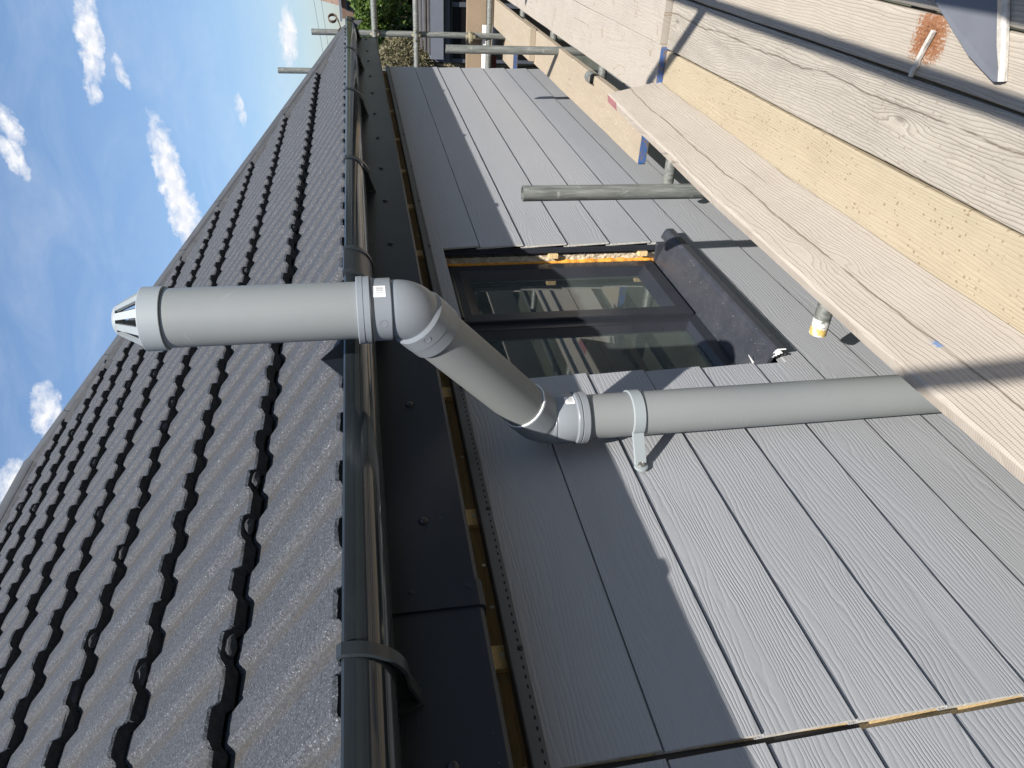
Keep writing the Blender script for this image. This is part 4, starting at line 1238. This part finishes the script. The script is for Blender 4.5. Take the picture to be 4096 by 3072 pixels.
# toe board of the return, standing on edge across the end of the house
bm = BM(); box(bm, 6.93, 6.966, -0.6, 1.9, -1.105, -0.935, 0, 0.004)
o = obj('scaffold_board', bm, 'wood_brown'); tag(o, 'brown board standing on edge across the far end, behind the white strip', 'scaffold board')
bm = BM(); box(bm, 6.9285, 6.9297, 1.0, 1.9, -1.104, -0.938); bm.free()
bm = BM(); box(bm, -1.0, 6.6, -0.478, -0.442, -1.225, -1.0, 0, 0.004)
o = obj('scaffold_board', bm, 'wood_weathered'); tag(o, 'toe board on edge along the outer side of the deck, outside the picture', 'scaffold board')
bm = BM(); box(bm, -0.9, 3.05, -0.26, -0.045, DZ-0.039, DZ-0.001, 0, 0.004)
o = obj('scaffold_board', bm, 'wood_weathered'); tag(o, 'weathered deck board next to the outer toe board, outside the picture', 'scaffold board', DG)
bm = BM(); box(bm, -0.9, 3.05, -0.435, -0.266, DZ-0.040, DZ-0.002, 0, 0.004)
o = obj('scaffold_board', bm, 'wood_pale'); tag(o, 'outermost pale deck board against the toe board, outside the picture', 'scaffold board', DG)

# ------------------------------------------------------------------ scaffold tubes
scaf = empty('scaffold', (2.2, 0.78, -3.2), 'weathered galvanised tube scaffold with couplers beside the grey clad wall', 'scaffold')
def tb(name, p0, p1, hollow=True):
    bm = BM(); tube(bm, p0, p1, hollow=hollow)
    return obj(name, bm, 'weathered_galvanised_steel', scaf, smooth=40)
tb('standard', (2.19, 0.778, -0.478), (2.19, 0.778, -3.2))
tb('standard', (4.72, 0.790, -0.515), (4.72, 0.782, -3.2))
for xs in (-0.39, 1.83, 4.45, 6.85):
    tb('standard', (xs, -0.50, 1.40 if xs < 0 else 0.95), (xs, -0.50, -3.2))
tb('guard_rail', (-1.2, -0.425, 0.135), (6.9, -0.425, 0.135))
tb('guard_rail', (-1.2, -0.425, -0.17), (6.9, -0.425, -0.17))
ZT = -1.284
tr1 = tb('transom', (1.688, 1.036, ZT), (1.688, -0.6, ZT))
bm = BM(); rings(bm, [((1.688, 1.012, ZT), (0, 1, 0), 0.0247), ((1.688, 1.0365, ZT), (0, 1, 0), 0.0247), ((1.688, 1.0365, ZT), (0, 1, 0), 0.020)], 20)
obj('painted_end', bm, 'yellow_end_paint', tr1, smooth=40)
bm = BM(); rings(bm, [((1.688, 0.985, ZT), (0, 1, 0), 0.0245), ((1.688, 1.0125, ZT), (0, 1, 0), 0.0246)], 20)
obj('paint_splash', bm, 'white_paint_splash', tr1, smooth=40)
for xt in (-0.2, 2.95, 4.05, 5.20, 6.25, 0.55):
    tb('transom', (xt, 1.02 if xt > 2 else 0.70, ZT), (xt, -0.6, ZT))
tb('transom', (6.873, 1.9, -1.1225), (6.873, -0.7, -1.1225))
tb('ledger', (-1.2, 0.728, ZT-0.049), (7.1, 0.728, ZT-0.049))
tb('ledger', (-1.2, -0.45, ZT-0.049), (7.1, -0.45, ZT-0.049))
sf = tb('standard', (6.85, 1.037, 0.363), (6.85, 1.037, -3.2))
tb('standard', (6.9, 1.350, 0.670), (6.9, 1.350, -3.2))
RXx = 6.80
tb('guard_rail', (RXx, -0.9, -0.150), (RXx, 1.45, -0.150))
tb('guard_rail', (RXx, -0.9, -0.492), (RXx, 2.4, -0.492))
def coupler(c, mat='coupler_brass_zinc', s=1.0):
    bm = BM(); c = Vector(c)
    box(bm, c.x-0.030*s, c.x+0.030*s, c.y-0.033*s, c.y+0.033*s, c.z-0.013*s, c.z+0.013*s, 0, 0.008)
    box(bm, c.x-0.026*s, c.x+0.026*s, c.y-0.012*s, c.y+0.012*s, c.z-0.036*s, c.z+0.036*s, 0, 0.008)
    o = obj('coupler', bm, mat, scaf, smooth=40)
    for sg in (-1, 1):
        bm = BM(); rings(bm, [((c.x-0.022*s, c.y+sg*0.036*s, c.z+0.010), (-1, 0, 0), 0.007), ((c.x-0.046*s, c.y+sg*0.036*s, c.z+0.010), (-1, 0, 0), 0.007)], 6, 0, True, True)
        obj('coupler_bolt', bm, mat, o)
coupler((RXx+0.01, 1.037, -0.150)); coupler((RXx+0.01, 1.037, -0.492)); coupler((RXx+0.03, 1.040, -0.955), s=1.15)
coupler((6.84, 1.20, -0.50), s=.8)
# loose half-round board clip on the inner board
bm = BM()
prev = None
for i in range(9):
    a = math.radians(-20 + 220*i/8)
    L = [bm.verts.new((3.90 + s*0.075, 0.782 - 0.026*math.cos(a)*1.1, -1.192 + 0.026*math.sin(a) + (0.0 if r0 else 0.003))) for s in (0, 1) for r0 in (0, 1)]
    if prev:
        bm.faces.new((prev[0], L[0], L[2], prev[2])); bm.faces.new((prev[1], prev[3], L[3], L[1])); bm.faces.new((prev[0], prev[1], L[1], L[0])); bm.faces.new((prev[2], L[2], L[3], prev[3]))
    prev = L
o = obj('board_clip', bm, 'weathered_galvanised_steel', smooth=50)
tag(o, 'bent grey metal board clip hooked over the edge of the tan inner board', 'clip')

# ------------------------------------------------------------------ loose bits on the deck
bm = BM()
pl = [(1.760, -0.12), (1.585, 0.128), (1.482, 0.185), (1.405, 0.226), (1.316, 0.258), (1.300, 0.255), (1.330, 0.195), (1.372, 0.118), (1.50, -0.12)]
A = [bm.verts.new((x, y, DZ+0.0035 + (0.010 if (x < 1.38 and y < 0.2) else 0.0) + 0.004)) for x, y in pl]
B = [bm.verts.new((v.co.x, v.co.y, v.co.z+0.010)) for v in A]
f = bm.faces.new(B); f.material_index = 0
bm.faces.new(A[::-1])
for i in range(len(pl)):
    f = bm.faces.new((A[i], A[(i+1) % len(pl)], B[(i+1) % len(pl)], B[i])); f.material_index = 1
bmesh.ops.translate(bm, verts=bm.verts, vec=(0, 0, -0.003))
o = obj('cladding_offcut', bm, ['offcut_paint', 'raw_fibre_cement'])
tag(o, 'dark grey pointed cladding offcut with a pale sawn edge lying on the deck', 'offcut')
bm = BM()
c = [o_ for o_ in ((1.372, 0.118), (1.330, 0.195), (1.300, 0.255))]
prev = None
for (x, y) in c:
    L = [bm.verts.new(p) for p in ((x-0.005, y-0.002, DZ+0.002), (x-0.006, y-0.002, DZ+0.010), (x+0.002, y, DZ+0.0165), (x+0.002, y, DZ+0.004))]
    if prev:
        for j in range(4): bm.faces.new((prev[j], prev[(j+1) % 4], L[(j+1) % 4], L[j]))
    prev = L
obj('sawn_edge', bm, 'raw_fibre_cement', o)
bm = BM()
st = [Vector((1.532, 0.200, DZ+0.010)), Vector((1.546, 0.236, DZ+0.008)), Vector((1.552, 0.262, DZ+0.009)), Vector((1.5535, 0.274, DZ+0.006)), Vector((1.559, 0.281, DZ+0.008)), Vector((1.561, 0.298, DZ+0.007))]
prev = None
for i, p in enumerate(st):
    d = (st[min(i+1, 5)] - st[max(i-1, 0)]).normalized(); n_ = Vector((d.y, -d.x, 0)); w_ = 0.0036 if i < 5 else 0.003
    L = [bm.verts.new(p + n_*w_ + Vector((0, 0, 0.004))), bm.verts.new(p - n_*w_ + Vector((0, 0, 0.003))), bm.verts.new(p - n_*w_ + Vector((0, 0, -0.005))), bm.verts.new(p + n_*w_ + Vector((0, 0, -0.005)))]
    if prev:
        for j in range(4): bm.faces.new((prev[j], prev[(j+1) % 4], L[(j+1) % 4], L[j]))
    else: bm.faces.new(L)
    prev = L
bm.faces.new(prev[::-1])
o = obj('cladding_splinter', bm, 'raw_fibre_cement'); tag(o, 'thin pale crooked splinter lying over the rust stain on the deck', 'splinter')
bm = BM(); box(bm, 6.86, 6.885, 0.955, 1.62, -1.098, -1.064, 0, 0.003)
o = obj('white_strip', bm, 'white_pvc'); tag(o, 'short white plastic strip lying in front of the brown board on edge', 'plastic strip')
bm = BM(); box(bm, 6.925, 7.45, -0.9, 1.98, -1.146, -1.108, 0, 0.004)
o = obj('scaffold_board', bm, 'wood_brown'); tag(o, 'return deck board carrying the brown board on edge and white strip', 'scaffold board', 'boards of the return lift')

# ------------------------------------------------------------------ background: garden beyond the house
def leaves(bm, n, boxes, size, rnd, long=1.0, up=0.0):
    for i in range(n):
        c, rad = rnd.choice(boxes)
        while True:
            p = Vector((rnd.uniform(-1, 1), rnd.uniform(-1, 1), rnd.uniform(-1, 1)))
            if p.length < 1: break
        p = p.normalized()*(p.length**0.55)
        p = Vector(c) + Vector((p.x*rad[0], p.y*rad[1], p.z*rad[2]))
        a = Vector((rnd.gauss(0, 1), rnd.gauss(0, 1), rnd.gauss(0, 1)+up)).normalized()
        b2 = a.cross(Vector((rnd.gauss(0, 1), rnd.gauss(0, 1), rnd.gauss(0, 1)))).normalized()
        s = size*rnd.uniform(0.6, 1.4)
        q = [p - a*s*long - b2*s*0.1, p + b2*s*0.5, p + a*s*long, p - b2*s*0.5]
        bm.faces.new([bm.verts.new(v) for v in q])
def shrub(name, label, cat, base, blobs, n, size, leafmat, seed, long=1.0, stems=8, stem_mat='bark', up=0.0, extra=None):
    rnd = random.Random(seed)
    t = empty(name, base, label, cat)
    bm = BM(); leaves(bm, n, blobs, size, rnd, long, up)
    obj('foliage', bm, leafmat, t)
    if extra:
        bm = BM(); leaves(bm, extra[0], blobs, extra[1], rnd, extra[3], up); obj('dead_foliage', bm, extra[2], t)
    bm = BM()
    for i in range(stems):
        c, rad = blobs[i % len(blobs)]
        p0 = Vector(base) + Vector((rnd.uniform(-.2, .2), rnd.uniform(-.2, .2), 0)); p1 = Vector(c) + Vector((rnd.uniform(-.6, .6)*rad[0], rnd.uniform(-.6, .6)*rad[1], rnd.uniform(0, .6)*rad[2]))
        rings(bm, [(p0, p1-p0, 0.045), ((p0+p1)/2 + Vector((rnd.uniform(-.1, .1), rnd.uniform(-.1, .1), 0)), p1-p0, 0.03), (p1, p1-p0, 0.008)], 6)
    obj('stem', bm, stem_mat, t)
    return t
shrub('leafy_shrub', 'tall bright green leafy shrub rising behind the far gutter corner', 'shrub', (14.5, 1.5, -3.2),
      [((14.4, 1.55, -0.30), (0.9, 0.42, 0.40)), ((14.6, 0.7, 0.0), (0.9, 0.7, 0.42)), ((14.5, 2.05, -0.28), (0.8, 0.30, 0.34)), ((14.7, 1.2, -0.9), (0.9, 0.9, 0.7)), ((15, 0, -0.6), (1, 1, 0.9)), ((14.6, 1.3, 0.02), (.6, .4, .17)), ((15.3, 1.4, -0.5), (.4, 1.2, .5))], 24000, 0.042, 'leaf_bright', 1)
shrub('dark_shrub', 'dark shady evergreen mass behind the two guard rails', 'shrub', (15.6, 2.2, -3.2),
      [((15.8, 2.2, -0.9), (0.7, 1.5, 0.65)), ((15.9, 1.2, -1.3), (0.7, 1.3, 0.8)), ((16, 3.2, -1.3), (0.8, 1.2, 0.9)), ((15.9, 2.3, -1.9), (.8, 2, .9))], 7000, 0.07, 'leaf_dark', 2)
shrub('dry_shrub', 'dry brown twiggy shrub against the end of the clad wall', 'shrub', (12.6, 2.35, -3.2),
      [((12.6, 2.30, -0.66), (0.35, 0.42, 0.34)), ((12.8, 2.55, -0.60), (0.4, 0.45, 0.36)), ((12.6, 2.24, -0.95), (0.35, 0.26, 0.30)), ((12.9, 2.9, -0.9), (.4, .5, .5)), ((12.7, 2.7, -1.5), (.5, .6, .6))], 16000, 0.017, 'leaf_dry', 3, long=2.4, stems=26, stem_mat='twig_tan', up=0.5, extra=(5000, 0.020, 'leaf_olive', 1.0))
# garden room: pale grey fascia over dark glazing
gr = empty('garden_room', (12.5, 0.5, -3.2), 'slate grey garden room with black glazed doors under a deep flat fascia', 'outbuilding')
gx = 11.6
def gz(z14): return z14*gx/14.0
bm = BM(); box(bm, gx+0.05, 14.2, -3.0, 2.13, -3.2, gz(-1.36))
obj('wall', bm, 'outbuilding_dark', gr)
bm = BM(); box(bm, gx-0.20, 14.4, -3.2, 2.05, gz(-1.46), gz(-1.24))
obj('fascia_board', bm, 'outbuilding_grey', gr)
bm = BM(); box(bm, gx-0.12, 14.3, -3.1, 2.11, gz(-1.58), gz(-1.465))
obj('soffit_band', bm, 'outbuilding_dark', gr)
bm = BM(); box(bm, gx-0.02, gx+0.05, -2.6, 2.12, -3.2, gz(-1.60))
fr_ = obj('door_frame', bm, 'outbuilding_dark', gr)
bm = BM(); box(bm, gx-0.035, gx-0.021, -2.5, 2.06, -3.1, gz(-1.645))
obj('glass_pane', bm, 'outbuilding_glass', fr_)
for yy in (1.35, 0.4):
    bm = BM(); box(bm, gx-0.055, gx-0.036, yy-0.03, yy+0.03, -3.1, gz(-1.62)); obj('mullion', bm, 'outbuilding_dark', fr_)
for i in range(4):
    z0 = gz(-1.235) + 0.035*i; xx = gx-0.18 + 0.22*i
    bm = BM(); box(bm, xx, xx+0.25, -3.2, 2.0, z0, z0+0.022, 0, 0.004)
    obj('roof_board', bm, 'felt_roof', gr)
# distant brick house
fh = empty('brick_house', (42, 0, -3.2), 'distant brown brick house with tiled gable roof and chimney beyond the green shrub', 'house')
bm = BM(); box(bm, 40, 48, -4.0, 5.45, -3.2, 0.62)
obj('wall', bm, 'far_brick', fh)
bm = BM()
extrude_poly(bm, [(39.6, 0.70), (44, 3.0), (48.4, 0.70), (48.4, 0.58), (44, 2.85), (39.6, 0.58)], 'y', -4.3, 4.85)
rf = obj('roof', bm, 'far_roof_tile', fh)
bm = BM(); box(bm, 43.6, 44.4, 3.9, 4.6, 2.6, 3.9, 0, 0.02)
for yy in (4.1, 4.4): rings(bm, [((44, yy, 3.9), (0, 0, 1), 0.11), ((44, yy, 4.2), (0, 0, 1), 0.09)], 10, 0, False, True)
obj('chimney', bm, 'far_brick', rf)
bm = BM(); box(bm, 39.5, 39.62, 3.4, 5.5, 0.62, 0.72); obj('gutter', bm, 'outbuilding_grey', fh)
bm = BM(); box(bm, 39.98, 40.05, 4.6, 5.1, -0.4, 0.40); w_ = obj('window', bm, 'outbuilding_dark', fh)
bm = BM(); box(bm, 39.96, 39.985, 4.65, 5.05, -0.35, 0.36); obj('glass_pane', bm, 'outbuilding_glass', w_)
# overhead wires
for i, (a, b2) in enumerate((((30, 2.9, 1.62), (30.4, 9.0, 0.95)), ((30, 2.9, 1.35), (30.4, 9.0, 0.80)))):
    bm = BM(); pa, pb_ = Vector(a), Vector(b2); pa = pa + (pa-pb_)*1.5
    rs = []
    for j in range(13):
        t = j/12; p = pa.lerp(pb_, t); p.z -= 0.5*math.sin(math.pi*t)*0.3
        rs.append((p, pb_-pa, 0.008))
    rings(bm, rs, 5)
    o = obj('overhead_wire', bm, 'wire_dark'); tag(o, ['upper of two thin overhead wires crossing the sky above the hip', 'lower of two thin overhead wires crossing the sky above the hip'][i], 'wire')
# unseen trees added all round to cut sky fill and darken the window reflection
bm = BM(); rnd = random.Random(9)
bl = []
for i in range(90):
    a = math.radians(-180 + 4*i)
    if -18 < math.degrees(a) < 75: continue
    R = rnd.uniform(15, 21)
    bl.append(((R*math.cos(a), R*math.sin(a), rnd.uniform(-0.5, 1.4)), (1.9, 1.9, rnd.uniform(3.0, 4.6))))
leaves(bm, 26000, bl, 0.34, rnd)
o = obj('sky_block_trees', bm, 'leaf_dark'); o['kind'] = 'stuff'; tag(o, 'unseen dark green trees added around the gardens to cut sky light', 'trees')
